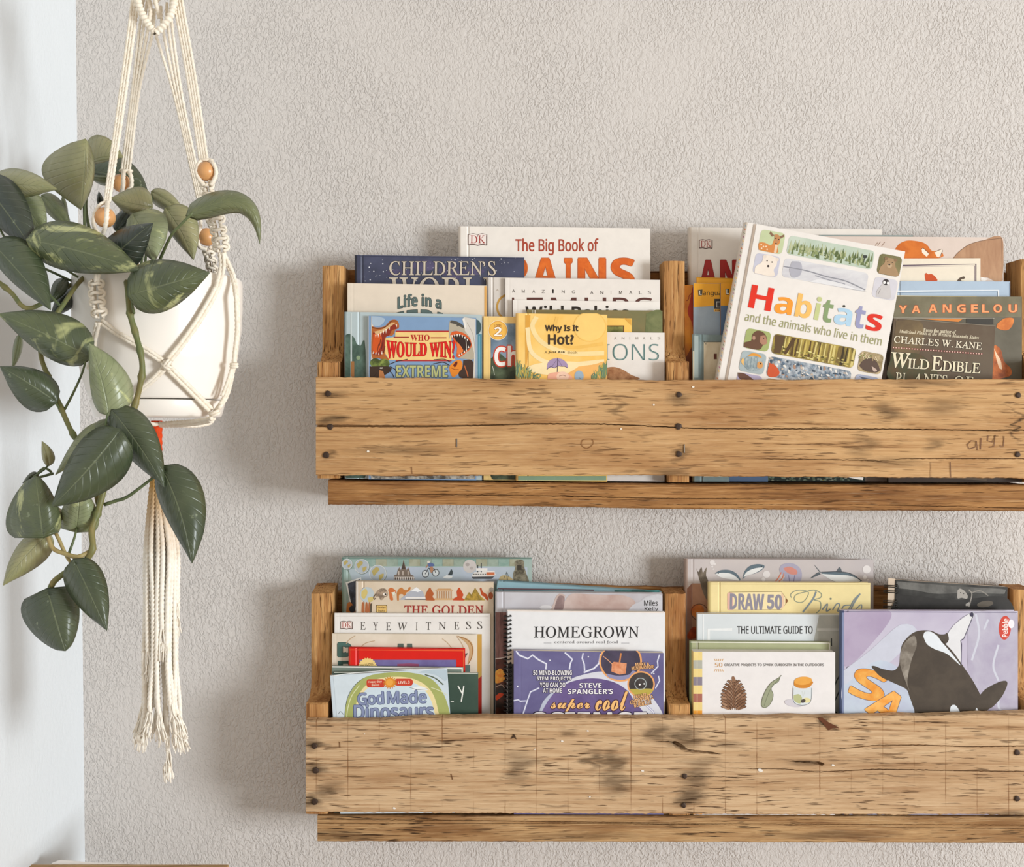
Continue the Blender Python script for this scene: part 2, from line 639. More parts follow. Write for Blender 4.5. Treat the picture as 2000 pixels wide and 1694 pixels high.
def stringer(parent, mat, X0, X1, zt_front, zt_back, zb, z_step, seed):
    """pallet stringer seen end-on to the room: upright with the fork notch, curving out to a thicker foot"""
    prof = [(D_BK - .0005, zb), (D_ST + .0005, zb), (D_ST + .0005, z_step - .002), (D_ST + .003, z_step)]
    R = 0.026
    for k in range(9):
        a = math.radians(90 * k / 8)
        prof.append((D_NT - R + R * math.sin(a), z_step + R - R * math.cos(a)))
    n = 9
    for k in range(1, n + 1):
        prof.append((D_NT + 0.0012 * mnoise.noise(Vector((seed, k, 0))), z_step + R + (zt_front - z_step - R) * k / n))
    prof.append((D_BK - .0005, zt_back))
    m = len(prof)
    NX = 7
    mb = MB()
    vs = []
    for i in range(NX):
        f = i / (NX - 1)
        for j, (y, z) in enumerate(prof):
            e = 0.0015 if i in (0, NX - 1) and 1 <= j < m - 1 else 0.0
            wob = 0.0008 * mnoise.noise(Vector((i * 3.3, j * 1.7, seed)))
            dz = 0.0012 * mnoise.noise(Vector((i * 5.1, seed, 1))) if j >= m - 2 else 0
            sgn = (1 if i == 0 else -1) if i in (0, NX - 1) else 0
            vs.append((X0 + (X1 - X0) * f + sgn * 0.0006 * mnoise.noise(Vector((j * 2.0, seed, f))), y + e + wob * (1 if 1 <= j < m - 1 else 0), z + dz))
    fs = [(i * m + j, (i + 1) * m + j, (i + 1) * m + (j + 1) % m, i * m + (j + 1) % m) for i in range(NX - 1) for j in range(m)]
    fs += [tuple(range(m)), tuple((NX - 1) * m + j for j in range(m - 1, -1, -1))]
    mb.add(vs, fs)
    return mb.build('stringer', mat, parent)


def nail(parent, x, y, r, d=D_PL, sink=0.0):
    c = P(x, y, d)
    mb = MB()
    vs = [Vector((c.x, d - .0022 + sink, c.z))]
    n = 10
    for rr, dy in ((r * .6, -.0021), (r, -.0014), (r, .001)):
        for k in range(n):
            a = 2 * math.pi * k / n
            q = rr * (1 + .08 * math.cos(3 * a + x))
            vs.append(Vector((c.x + q * math.cos(a), d + dy + sink, c.z + q * math.sin(a))))
    fs = [(0, 1 + k, 1 + (k + 1) % n) for k in range(n)]
    for i in range(2):
        fs += [(1 + i * n + k, 1 + (i + 1) * n + k, 1 + (i + 1) * n + (k + 1) % n, 1 + i * n + (k + 1) % n) for k in range(n)]
    mb.add(vs, fs)
    return mb.build('nail', M_NAIL, parent)


def staple(parent, x, y0, y1, w=3):
    mb = MB()
    a, b = P(x, y0, D_PL), P(x, y1, D_PL)
    mb.box((a.x - .0008, D_PL - .0012, b.z), (a.x + .0008, D_PL + .002, a.z), 0, .0004)
    return mb.build('staple', M_STAPLE, parent)


def xz(x, y):
    p = P(x, y, D_PL)
    return (p.x, p.z)


# upper shelf
UP = thing('pallet_shelf', P(1300, 995, 1.56), 'upper wall shelf of tan pallet boards with one long crack across its front', 'shelf')
W_UP = wood('pallet_oak_tan', '#cba373', '#ab8254', '#543720', 1.3, 'X', 0.9, [
    (xz(650, 772), (.035, .006), .75), (xz(645, 818), (.03, .008), .8), (xz(648, 889), (.014, .008), .6),
    (xz(1200, 800), (.010, .020), .5), (xz(1010, 815), (.05, .010), .35), (xz(780, 880), (.09, .008), .45),
    (xz(1330, 780), (.03, .012), .55), (xz(1332, 888), (.012, .016), .55), (xz(1735, 803), (.028, .016), .7),
    (xz(1840, 795), (.035, .020), .45), (xz(1690, 872), (.022, .022), .45), (xz(1825, 868), (.018, .014), .5),
    (xz(1810, 748), (.07, .007), .55), (xz(1985, 830), (.006, .030), .95), (xz(1740, 905), (.05, .010), .35), (xz(980, 748), (.04, .006), .35),
    (xz(1305, 925), (.030, .012), .6)], None, 0.55)
plank('front_plank', UP, W_UP, D_PL, .0158, 617, 2016,
      [(617, 735.5), (700, 737), (1000, 740), (1300, 742), (1600, 741), (2016, 740)],
      [(617, 928), (760, 931), (1000, 929), (1300, 929), (1350, 931), (1700, 933), (2016, 935)],
      [([(617, 832), (828, 833), (950, 831), (1037, 828), (1177, 828.5), (1300, 834), (1352, 837), (1460, 838), (1747, 838.5), (1920, 841), (2016, 840)],
        [(617, 5.5), (700, 4.5), (900, 3.2), (1200, 2.6), (1300, 2.2), (1600, 2.2), (2016, 2.0)], .012),
       ([(1440, 896), (1676, 899), (1716, 901), (1766, 896), (2016, 896)], [(1440, 0), (1500, 1.2), (1690, 2.4), (1730, .6), (1790, 1.8), (2016, 2.2)], .006)],
      seed=1)
W_UPB = wood('pallet_oak_brown', '#b28350', '#805632', '#452b16', 4.1, 'X', 1.1, (), None, 0.75)
plank('bottom_board', UP, W_UPB, 1.5165, .1055, 641, 2014,
      [(641, 936), (700, 938), (1000, 941), (1300, 944), (1700, 946), (2014, 946)],
      [(641, 980), (700, 984), (850, 987), (1300, 996), (1700, 999), (2014, 1000)],
      [([(641, 963), (820, 966), (1000, 968), (1100, 969), (1300, 974), (1500, 975), (1520, 977)], [(641, 0), (760, 1.0), (1000, 1.6), (1200, 2.0), (1300, 2.0), (1450, 1.6), (1520, 0)], .005),
       ([(1280, 986), (1500, 986), (1680, 986), (2014, 993)], [(1280, 0), (1330, 1.2), (1600, .6), (1800, 1.5), (2014, 1.5)], .005)],
      seed=5, edge=.003, chip=.0007)
W_BACK = wood('pallet_oak_dark', '#9a6a3a', '#70451f', '#3a2210', 7.7, 'X', 1.1, (), None, 0.8)
plank('back_plank', UP, W_BACK, D_BK, .0155, 640, 2020, [(640, 526), (2020, 532)], [(640, 660), (2020, 664)], nx=120, seed=9)


def zshelf(upper, X):
    x = CX + X * F / 1.517
    if upper:
        return P(0, ip([(641, 934.5), (700, 936.5), (1000, 939.5), (1300, 942.5), (1700, 944.5), (2014, 944.5)], x), 1.5165).z
    return P(0, ip([(620, 1591), (2014, 1594)], x), 1.5165).z


W_ST = [wood('pallet_stringer', '#c99a62', '#a37242', '#583819', 2.2 + i, 'Z', 1.25, (), None, 0.7) for i in range(3)]
for i, (a, b, zt, zs) in enumerate(((-.2745, -.2440, 519, 706), (.2198, .2500, 510, 706), (.7370, .7640, 506, 705))):
    stringer(UP, W_ST[i], a, b, P(0, zt, D_NT).z, P(0, zt + 9, D_BK).z, zshelf(True, b) + .0004, P(0, zs, D_ST).z, i)
for x, y, r in ((641, 769, .0042), (645, 834, .0042), (637, 889, .0046), (1326, 771, .0040), (1325, 833, .0046), (1326, 887, .0042), (1988, 772, .004), (1987, 888, .004)):
    nail(UP, x, y, r)
staple(UP, 892, 857, 874)
staple(UP, 1336.5, 868, 885)
pr = Print(D_PL - .0006)
for x, y, r in ((719, 882, 2.6), (1354, 756, 2.4), (1277, 791, 2), (1213, 838, 2)):
    pr.ell(x, y, r, r * .8, '#efe6d6')
br = '#6d4426'
pr.line([(1906, 862), (1897, 861), (1889, 869), (1893, 877), (1904, 874), (1907, 862), (1909, 880)], 1.6, br)
pr.line([(1916, 856), (1915, 878)], 1.8, br)
pr.line([(1930, 851), (1929, 861), (1938, 864), (1944, 850), (1941, 872), (1932, 874)], 1.6, br)
pr.line([(1961, 852), (1960, 872), (1953, 871)], 1.6, br)
pr.line([(1149, 858), (1138, 860), (1136, 870), (1147, 876), (1158, 868), (1157, 859), (1149, 858)], 1.3, '#8a5d33', 2)
pr.line([(1818, 903), (1818, 932)], 1.0, '#7a5130')
pr.line([(1856, 903), (1857, 934)], 1.3, '#6a4428')
pr.line([(804, 912), (805, 926)], 1.2, '#7a5130')
pr.done(UP, 'pencil_mark', kind='stuff')

# lower shelf
LO = thing('pallet_shelf', P(1300, 1646, 1.56), 'lower wall shelf of paler pallet boards with saw lines and a knot hole', 'shelf')
W_LO = wood('pallet_oak_pale', '#cfb18c', '#b38f68', '#4d341f', 11.5, 'X', 1.15, [
    (xz(612, 1457), (.022, .012), .95), (xz(612, 1503), (.026, .012), .9), (xz(640, 1545), (.030, .018), .6), (xz(612, 1566), (.024, .014), .95),
    (xz(815, 1458), (.035, .006), .6), (xz(1015, 1500), (.030, .030), .6), (xz(1160, 1485), (.018, .020), .75), (xz(1195, 1490), (.022, .030), .7),
    (xz(1200, 1530), (.030, .026), .65), (xz(1285, 1432), (.028, .018), .7), (xz(1330, 1440), (.030, .020), .75), (xz(1352, 1520), (.030, .022), .7), (xz(1338, 1555), (.026, .020), .8),
    (xz(1420, 1455), (.035, .008), .4), (xz(1100, 1432), (.020, .006), .6), (xz(1568, 1490), (.030, .008), .5), (xz(1610, 1410), (.012, .008), .95), (xz(1625, 1418), (.010, .004), .9),
    (xz(1365, 1492), (.03, .012), .5), (xz(1960, 1590), (.04, .006), .6)], (.0439, -.2286, 0.8), 0.45)
plank('front_plank', LO, W_LO, D_PL, .0158, 597, 2016,
      [(597, 1408), (742, 1408), (800, 1403), (950, 1400), (1300, 1402), (1650, 1400), (1850, 1397), (2016, 1392)],
      [(597, 1588), (1000, 1591), (1300, 1592), (1650, 1593.5), (1880, 1592.5), (2016, 1595)],
      [([(597, 1448), (1282, 1448.5), (1308, 1449), (1325, 1457), (1345, 1466), (1405, 1473), (1500, 1470), (1633, 1464), (1712, 1456), (1802, 1456), (1892, 1459), (2016, 1457.5)],
        [(597, 0), (1278, 0), (1290, 1.2), (1312, 3), (1318, 13), (1331, 13), (1342, 4), (1370, 4.5), (1390, 5), (1402, 2), (1412, 0), (1630, 0), (1660, 1.6), (1800, 2.0), (2016, 2.0)], .012),
       ([(597, 1480), (1540, 1487), (1585, 1489), (1607, 1493), (2016, 1484)], [(597, 0), (1542, 0), (1548, 3), (1580, 4), (1602, 8), (1607, 6), (1609, 0), (2016, 0)], .007),
       ([(597, 1499), (1402, 1500), (1532, 1502.5), (1597, 1508.6), (1712, 1503), (2016, 1508)], [(597, 0), (1400, 0), (1430, 1.4), (1530, 1.8), (1600, 2.0), (1720, 2.2), (2016, 2.2)], .008),
       ([(597, 1516), (1048, 1514), (1300, 1516), (1485, 1519), (2016, 1524)], [(597, 0), (1048, 0), (1100, 1.0), (1280, 1.4), (1440, 1.2), (1485, 0), (2016, 0)], .005)],
      seed=3, edge=.0022, chip=.0014)
W_LOB = wood('pallet_oak_grey', '#bf9b6e', '#92693f', '#3a2717', 13.4, 'X', 1.3, [
    ((-.24, P(0, 1630, 1.52).z), (.07, .012), .55), ((.10, P(0, 1632, 1.52).z), (.12, .008), .4), ((.45, P(0, 1630, 1.52).z), (.12, .008), .5)], None, 0.75)
plank('bottom_board', LO, W_LOB, 1.5165, .1055, 620, 2014, [(620, 1592.5), (2014, 1595)], [(620, 1645), (1300, 1646), (2014, 1648.5)],
      [([(620, 1601), (900, 1603), (1300, 1608), (1500, 1610), (2014, 1612)], [(620, 1.0), (900, 1.4), (1250, 1.6), (1500, .8), (1800, 1.4), (2014, 1.6)], .004),
       ([(620, 1609), (1150, 1609), (1390, 1611), (2014, 1620)], [(620, 1.2), (900, 1.2), (1390, 1.4), (1500, 0), (1700, .9), (2014, 1)], .004)],
      seed=8, edge=.0016, chip=.0006)
plank('back_plank', LO, wood('pallet_oak_amber', '#b98a54', '#8a5a2c', '#4a2c14', 17.2, 'X', 1.0, (), None, 0.7), D_BK, .0155, 630, 2020,
      [(630, 1158), (1060, 1141), (1150, 1144), (1300, 1149), (1700, 1146), (2020, 1150)], [(630, 1290), (2020, 1290)], nx=160, seed=2)
for i, (a, b, zt, zbk, zs) in enumerate(((-.2905, -.2600, 1160, 1139, 1374), (.2216, .2515, 1160, 1148, 1376), (.7262, .7560, 1152, 1141, 1372))):
    stringer(LO, W_ST[i], a, b, P(0, zt, D_NT).z, P(0, zbk, D_BK).z, zshelf(False, b) + .0004, P(0, zs, D_ST).z, i + 4)
for x, y, r in ((615, 1457, .0040), (617, 1505, .0044), (615, 1566, .0044), (1337, 1516, .0036), (1335, 1573, .0036), (1986, 1470, .004), (1986, 1560, .004)):
    nail(LO, x, y, r)
pr = Print(D_PL - .0006)
for x, y, r in ((770, 1579, 3), (1098, 1448, 2.6), (1148, 1428, 2.4), (1255, 1506, 3), (1485, 1505, 5), (1152, 1557, 2), (1627, 1495, 3), (1045, 1464, 2), (712, 1434, 1.6)):
    pr.ell(x, y, r, r * .6, '#ece6dc', (x * 7) % 50 - 25)
pr.line([(663, 1449), (664, 1460)], 1.6, '#6a4426')
pr.line([(881, 1512), (884, 1523)], 1.6, '#6a4426')
pr.poly([(1003, 1434), (997, 1444), (1004, 1441), (1009, 1445), (1006, 1437)], '#3f2a18')
pr.poly([(1597, 1403), (1606, 1402), (1618, 1411), (1632, 1418), (1640, 1423), (1628, 1422), (1618, 1427), (1608, 1414)], '#5e3114')
pr.done(LO, 'paint_fleck', kind='stuff')

# ------------------------------------------------------------------ books
M_PAGE = None


def page_mat():
    t = NT('page_block')
    p = t.obj()
    n = t.noise(t.mapping(p, (1, 900, 1)), 3.0, 2)
    col = t.ramp(n, [(0.3, lin('#e9e2d4')), (0.7, lin('#cfc5b2'))])
    return t.out(col, 0.8, None, 0.15)


M_PAGE = page_mat()
G_UL, G_UR, G_LL, G_LR = ('books in the left bay of the upper shelf', 'books in the right bay of the upper shelf',
                          'books in the left bay of the lower shelf', 'books in the right bay of the lower shelf')


def book(label, group, q, off, t, front, spine=None, hard=True, cat='book', name='picture_book', inset=None, hinge=0.010, pages=None, wob=0.0):
    """q: (x0, x1, y_left, y_right) standing square on the shelf board, or 4 pixel corners TL TR BR BL; off/t: mm behind the foot plane / thickness"""
    up = group in (G_UL, G_UR)
    d = 1.518 + off / 1000.0
    t = t / 1000.0
    if len(q) == 4 and not isinstance(q[0], tuple):
        x0, x1, ya, yb = q
        TL, TR = P(x0, ya, d), P(x1, yb, d)
        BL, BR = Vector((TL.x, d, zshelf(up, TL.x) + .0003)), Vector((TR.x, d, zshelf(up, TR.x) + .0003))
    else:
        TL, TR, BR, BL = [P(x, y, d) for x, y in q]
    W, H = (BR - BL).length, (TL - BL).length
    root = thing(name, (BL + BR) / 2 + Vector((0, t / 2, 0)), label, cat, group)

    def at(s, y, h):
        u, v = s / W, h / H
        p = BL * ((1 - u) * (1 - v)) + BR * (u * (1 - v)) + TL * ((1 - u) * v) + TR * (u * v)
        return Vector((p.x, d + y, p.z))

    b = min(0.0020 if hard else 0.0004, t * .22)
    r = min(t * .45, 0.004 if hard else 0.0008)
    g = min(0.0009, b * .6) if hard else b * .3
    prof = [(W, 0.0)]
    if hinge and W > 0.03:
        hg = r + hinge
        prof += [(hg + .0035, 0.0), (hg + .0022, g), (hg + .0008, g), (hg - .0005, 0.0)]
    nf = len(prof)
    for k in range(5):
        a = math.radians(90 * k / 4)
        prof.append((r - r * math.sin(a), r - r * math.cos(a)))
    for k in range(5):
        a = math.radians(90 * k / 4)
        prof.append((r - r * math.cos(a), t - r + r * math.sin(a)))
    ns = len(prof)
    prof += [(W, t), (W, t - b), (b * 1.2, t - b), (b * 1.2, b), (W, b)]
    m = len(prof)
    NH = 2 if not wob else 8
    mb = MB()
    vs = []
    for i in range(NH):
        for s, y in prof:
            vs.append(at(s, y, H * i / (NH - 1)))
    mb.v = [tuple(v) for v in vs]
    for i in range(NH - 1):
        for j in range(m):
            mb.f.append((i * m + j, i * m + (j + 1) % m, (i + 1) * m + (j + 1) % m, (i + 1) * m + j))
            mb.m.append(1 if spine and nf - 1 < j < ns - 1 else 0)
    mb.f += [tuple(range(m - 1, -1, -1)), tuple((NH - 1) * m + j for j in range(m))]
    mb.m += [0, 0]
    fm = front if isinstance(front, bpy.types.Material) else ink(front, 0.36, 0.07)
    sm = (spine if isinstance(spine, bpy.types.Material) else ink(spine, 0.36, 0.07)) if spine else fm
    mb.build('cover', [fm, sm], root)
    ins = inset if inset is not None else (0.0028 if hard else 0.0004)
    pg = MB()
    s0, s1, h0, h1 = b * 1.2, W - ins, (ins if hard else 0.0002), H - ins
    c8 = [at(s, y, h) for h in (h0, h1) for y in (b, t - b) for s in (s0, s1)]
    pg.add(c8, [(0, 2, 3, 1), (4, 5, 7, 6), (0, 1, 5, 4), (2, 6, 7, 3), (0, 4, 6, 2), (1, 3, 7, 5)])
    pg.build('pages', pages or M_PAGE, root)
    root_pr = Print(d)
    if not isinstance(q[0], tuple):
        root_pr.clip = (x0 + .2, x1 - .2, min(ya, yb) + .3, CY - (max(BL.z, BR.z) - CZ) * F / d - .5)
    return root, root_pr


def dk(pr, x0, y0, x1, y1, tf=None):
    """the open-book publisher's mark with the two letters"""
    w, h = x1 - x0, y1 - y0
    T = tf or (lambda u, v: (u, v))

    def L(pts, wd, c):
        pr.line([T(x0 + u * w, y0 + v * h) for u, v in pts], wd, c)
    pr.poly([T(x0 + u * w, y0 + v * h) for u, v in ((0, .1), (.25, .02), (.45, .08), (.5, .16), (.55, .08), (.75, .02), (1, .1), (1, .95), (.75, .88), (.5, 1), (.25, .88), (0, .95))], '#efe4dd')
    L([(0, .1), (.25, .02), (.45, .08), (.5, .16), (.55, .08), (.75, .02), (1, .1), (1, .95), (.75, .88), (.55, .95), (.5, 1), (.45, .95), (.25, .88), (0, .95), (0, .1)], 1.2, '#5f4640')
    L([(.98, .15), (.98, .97)], 1.8, '#5f4640')
    L([(.02, .93), (.25, .89), (.5, .98), (.75, .89), (.98, .96)], 1.8, '#5f4640')
    L([(.5, .16), (.5, .3)], .9, '#8d3a34')
    pr.text('DK', 'serif', x0 + w * .10, y0 + h * .16, x1 - w * .08, y1 - h * .20, '#9c2f2a', tf=tf)


# ---- upper shelf, left bay (front to back)
rt, pr = book('blue picture book with an open-jawed dinosaur and a shark beside a yellow panel', G_UL, (719, 930, 617, 621), 0, 5, '#7f9dc0', '#cfc6b8', False)
pr.poly([(725, 618), (729, 618), (731, 739), (731, 932), (724, 932)], '#d9d2c6')
SK = '#7d9cc2'
pr.rect(773, 646, 882, 706, '#b3342a')
pr.poly([(772, 649), (880, 649), (886, 700), (890, 703), (760, 703), (752, 690), (752, 661), (772, 658)], '#f0cf86')
pr.line([(769, 659), (799, 659)], 2.2, '#9b231f')
pr.line([(841, 660), (872, 660)], 2.2, '#9b231f')
pr.text('WHO', 'serifb', 802, 654, 839, 666, '#b3211c', offset=.012)
mid = 822.0


def ww(u, w):
    f = (u - mid) / 66.0
    base = 683.0
    return u, base + (w - base) * (0.72 + .30 * f * f)


pr.text('WOULD WIN?', 'serifb', 755, 665, 888, 701, '#dc1c17', warp=ww, offset=.014, edge=(.7, '#8c1a14'))
pr.text('EXTREME', 'bold', 774, 714, 874, 737, '#b9bd80', edge=(1.6, '#54626b'))
# the dinosaur's gaping head
pr.poly([(726, 637), (737, 640), (752, 637), (763, 626), (774, 625), (779, 632), (779, 641), (772, 644), (770, 652), (763, 657), (757, 652), (753, 662), (752, 690), (758, 700), (760, 703), (750, 704), (738, 699), (726, 696)], '#b0642f', 3)
pr.poly([(728, 650), (745, 646), (764, 634), (774, 636), (776, 642), (766, 645), (760, 656), (752, 660), (751, 684), (745, 694), (733, 694), (728, 690)], '#8d2f1c', 3)
pr.poly([(729, 653), (740, 650), (746, 660), (742, 680), (734, 690), (728, 684)], '#d0571f', 3)
pr.poly([(731, 648), (748, 643), (765, 631), (772, 631), (764, 637), (750, 648), (736, 654)], '#d9b07c', 3)
pr.line([(727, 640), (740, 642), (754, 638), (764, 628), (775, 627)], 1.6, '#5f3418', 2)
for x, y, dx, l in ((734, 654, 0, 6), (739, 652, 0, 8), (744, 649, 0, 8), (749, 646, 0, 7), (754, 643, 0, 9), (760, 639, 1, 6), (774, 634, 1, 6), (729, 691, 1, -6), (734, 692, 1, -5), (740, 694, 0, -6), (746, 692, 0, -7)):
    pr.poly([(x - 1.3, y), (x + 1.3, y), (x + dx, y + l)], '#f3ead8')
for a in ((744, 662), (748, 668), (740, 672), (752, 676)):
    pr.line([a, (a[0] - 3, a[1] + 14)], 1.4, '#5b2012')
# the shark
pr.poly([(877, 664), (877, 640), (879, 627), (884, 626), (893, 629), (903, 634), (909, 642), (918, 655), (924, 672), (926, 692), (924, 702), (905, 701), (893, 698), (902, 690), (915, 680), (920, 668), (910, 656), (896, 648), (884, 648)], '#b5ab97', 3)
pr.poly([(879, 631), (880, 626), (892, 628), (904, 635), (910, 643), (902, 640), (890, 634)], '#53504a', 3)
pr.poly([(879, 654), (882, 649), (893, 647), (908, 652), (918, 662), (922, 672), (918, 682), (907, 692), (896, 699), (891, 697), (893, 680), (886, 664)], '#d8602a', 3)
pr.poly([(882, 656), (893, 653), (906, 656), (916, 664), (920, 673), (915, 682), (904, 690), (896, 692), (896, 676), (888, 662)], '#352420', 3)
pr.poly([(893, 668), (900, 676), (905, 686), (897, 692), (892, 690), (893, 680)], '#e57a3a', 3)
for x, y in ((883, 656), (888, 655), (893, 654), (898, 654), (903, 656), (908, 659), (913, 663)):
    pr.poly([(x - 1.6, y - 1), (x + 1.6, y - 1), (x, y + 4.5)], '#f3ecdf')
for x, y in ((897, 695), (902, 692), (907, 688), (911, 684), (915, 679)):
    pr.poly([(x - 1.5, y + 1), (x + 1.5, y + 1), (x, y - 4)], '#f3ecdf')
pr.line([(910, 661), (912, 690)], 1.0, '#cfc7ba')
pr.line([(891, 637), (896, 634), (893, 638)], 1.2, '#2e2a26')
# insects at the foot of the cover
pr.ell(733, 709, 10, 9, ink('#6f8040', .4, c2='#3e4a24', scale=120))
pr.ell(750, 710, 11, 9, ink('#8a9a4c', .4, c2='#4c5a2a', scale=120))
pr.poly([(722, 716), (760, 716), (764, 724), (750, 734), (742, 738), (724, 740)], '#3c2c22', 3)
pr.poly([(741, 723), (748, 725), (753, 740), (740, 740)], '#b87a4a')
pr.poly([(742, 718), (748, 718), (747, 720), (742, 720)], '#f2ede2')
for a in (((760, 712), (776, 706), (796, 702)), ((762, 716), (772, 722), (776, 730)), ((758, 722), (766, 730), (770, 738)), ((736, 728), (728, 738))):
    pr.line(a, 1.4, '#2d211b', 3)
for a in (((847, 703), (868, 702), (880, 708)), ((846, 711), (866, 708), (878, 714))):
    pr.line(a, 1.4, '#2d211b', 3)
pr.poly([(888, 706), (897, 703), (903, 708), (902, 720), (893, 732), (885, 737), (880, 730), (878, 716)], '#e58a2c', 3)
pr.poly([(889, 708), (893, 706), (893, 712), (888, 718), (885, 714)], '#6b2413', 3)
pr.line([(880, 718), (888, 722), (896, 722)], 1, '#7c3312')
pr.poly([(905, 704), (920, 703), (926, 714), (925, 738), (900, 738), (896, 728), (903, 720)], '#43322a', 3)
pr.line([(907, 714), (912, 728), (914, 736)], 2, '#c0683a')
pr.poly([(726, 618), (741, 619), (752, 624), (746, 634), (736, 638), (727, 633)], '#a9bdd0', 3)
pr.rect(725, 900, 928, 945, ink('#b5b1a6', .4, c2='#4f4c46', scale=110))
# torn corner folding off at the right
pr.poly([(903, 623), (908, 620), (929, 623), (929, 740), (924, 740), (926, 690), (918, 660), (907, 645), (911, 641)], '#d6d1c8')
pr.poly([(903, 623), (907, 620), (911, 640), (908, 644)], '#eae6df')
pr.line([(912, 630), (924, 655), (928, 690)], 1, '#a9a297', 3)
pr.done(rt)

rt, pr = book('pale teal board book with dark trees at the left end behind the dinosaur cover', G_UL, (672, 941, 609, 615), 6, 8, '#b4c3c6', '#9fb1b4', True, hinge=.016)
pr.poly([(675, 655), (682, 652), (692, 660), (697, 672), (704, 676), (714, 684), (714, 930), (675, 930)], ink('#5c7468', .4, c2='#3d5349', scale=40), 3)
pr.line([(686, 612), (686, 738)], 2.6, '#cdd8d8')
pr.rect(685, 706, 692, 736, '#9a6a3e')
pr.ell(700, 699, 4, 4, '#8aa07c')
pr.ell(929, 639, 11, 15, '#3e575b')
pr.rect(933, 653, 941, 930, '#4f8aa0')
pr.rect(935, 656, 937, 930, '#86b4c2')
pr.done(rt)

rt, pr = book('cream picture book with grey title letters behind the blue dinosaur book', G_UL, (678, 951, 553, 558), 20, 6, '#e3d6c4', '#d9c8ae', False, hinge=.006)
pr.rect(946, 559, 950.6, 930, '#d9a55c')


def arch(u, w):
    f = (u - 818) / 42
    return u, w + 6 * f * f


pr.text('Life in a', 'bold', 777, 574, 862, 598, '#5d6f6c', warp=arch, edge=(.9, '#3c4645'))
pr.text('FERN', 'bold', 768, 605, 886, 650, '#5d6f6c', warp=arch, edge=(.9, '#39423f'))
for a in ((783, 600.5, 790, 599), (794, 598, 799, 597.5), (800, 597.8, 805, 597), (826, 597, 831, 597), (833, 597.5, 842, 598), (853, 601, 861, 602.5)):
    pr.line([a[:2], a[2:]], 1.2, '#4a4f4c')
pr.done(rt)

rt, pr = book('slim yellow reader with a round number badge left of the orange sun book', G_UL, (944, 1120, 618, 621), 11, 4, '#f0cd85', '#eec67a', False, hinge=.004)
pr.rect(958.5, 632, 1118, 930, ink('#8ea1b4', .4, c2='#5f7385', scale=22))
pr.poly([(958.5, 700), (975, 690), (990, 700), (1010, 690), (1040, 705), (1040, 930), (958.5, 930)], ink('#5d6a50', .4, c2='#353f30', scale=50), 4)
pr.ell(972.5, 645.5, 19, 19.5, '#f6ecd0')
pr.ell(972.5, 645.5, 18, 18.4, '#d8952f')
pr.ell(972.5, 645.5, 17, 17.2, '#f1bd58')
pr.text('LEVEL', 'bold', 965, 634, 980, 638, '#7a2f1c')
pr.text('2', 'bold', 965, 639, 980, 657, '#fbf6ea', edge=(1.2, '#b87a26'))
pr.text('Ch', 'bold', 966, 676, 1012, 715, '#f4f1ec', edge=(1.6, '#3b3131'))
pr.text('Ch', 'bold', 966, 676, 1012, 715, '#f4f1ec', edge=(3.0, '#c9432b'))
pr.text('Ch', 'bold', 966, 676, 1012, 715, '#f4f1ec', offset=.01)
pr.line([(962, 715), (966, 733)], 1, '#c9cdbc')
pr.done(rt)

rt, pr = book('small orange and yellow sun cover with a lilac umbrella, hardback in front', G_UL, (1007, 1186, 612, 615), 0, 10, ink('#f5cf7e', .4, c2='#f0c062', scale=16), ink('#eec274', .4), True, hinge=.011)
pr.poly([(1026, 616), (1036, 616), (1030, 700), (1026, 735)], '#e0a545')
pr.line([(1048, 619), (1040, 640), (1060, 670), (1110, 690), (1180, 690)], 9, '#f7dda0', 4)
pr.line([(1088, 619), (1084, 650), (1110, 678), (1178, 672)], 6, '#efbf62', 4)
pr.line([(1030, 640), (1040, 690), (1090, 712), (1180, 706)], 8, '#f8e2ae', 4)
pr.ell(1152, 638, 32, 30, '#f3c466')
pr.ell(1152, 638, 30, 28, '#f7d07a')
pr.ell(1100, 720, 70, 14, '#f8e3b0')
pr.poly([(1130, 716), (1160, 712), (1183, 708), (1183, 741), (1100, 741)], '#f2b86a', 4)
rnd = random.Random(4)
for x0, x1, yb in ((1009, 1052, 741), (1158, 1184, 741)):
    for i in range(46):
        x = rnd.uniform(x0, x1)
        f = (x - x0) / (x1 - x0)
        top = 704 + 30 * (f if x0 < 1100 else 1 - f) + rnd.uniform(-3, 6)
        pr.line([(x, yb), (x + rnd.uniform(-5, 5), (top + yb) / 2), (x + rnd.uniform(-7, 7), top)], 2.4, rnd.choice(['#6f8a68', '#8fa070', '#5d7660', '#b9a650']), 3, True)
pr.text('Why Is It', 'noto', 1065, 635, 1129, 650, '#3d3023', offset=.012, edge=(.5, '#3d3023'))
pr.text('Hot?', 'noto', 1071, 654, 1120, 673, '#3d3023', offset=.012, edge=(.6, '#3d3023'))
pr.text('A', 'noto', 1064, 686, 1069, 691, '#7a6a45')
pr.text('Just Ask', 'bold', 1071, 685.5, 1104, 691, '#2c261c')
pr.text('Book', 'noto', 1109, 686, 1128, 691, '#9a7a3a')
pr.poly([(1068, 721), (1070, 709), (1078, 702), (1089, 700), (1100, 703), (1108, 711), (1109, 718), (1103, 716), (1096, 715), (1090, 716), (1083, 718), (1076, 718)], '#a692b4', 3)
pr.line([(1089, 699), (1088, 741)], 1.2, '#4b3b50')
for x in (1078, 1098):
    pr.line([(1089, 701), (x, 716)], .8, '#6f5e7e')
pr.line([(1068, 722), (1076, 716), (1083, 719), (1090, 715), (1097, 716), (1103, 716), (1109, 719)], 1, '#55455c', 2)
pr.poly([(1069, 741), (1071, 732), (1080, 728), (1098, 727), (1110, 730), (1116, 741)], '#efb196', 3)
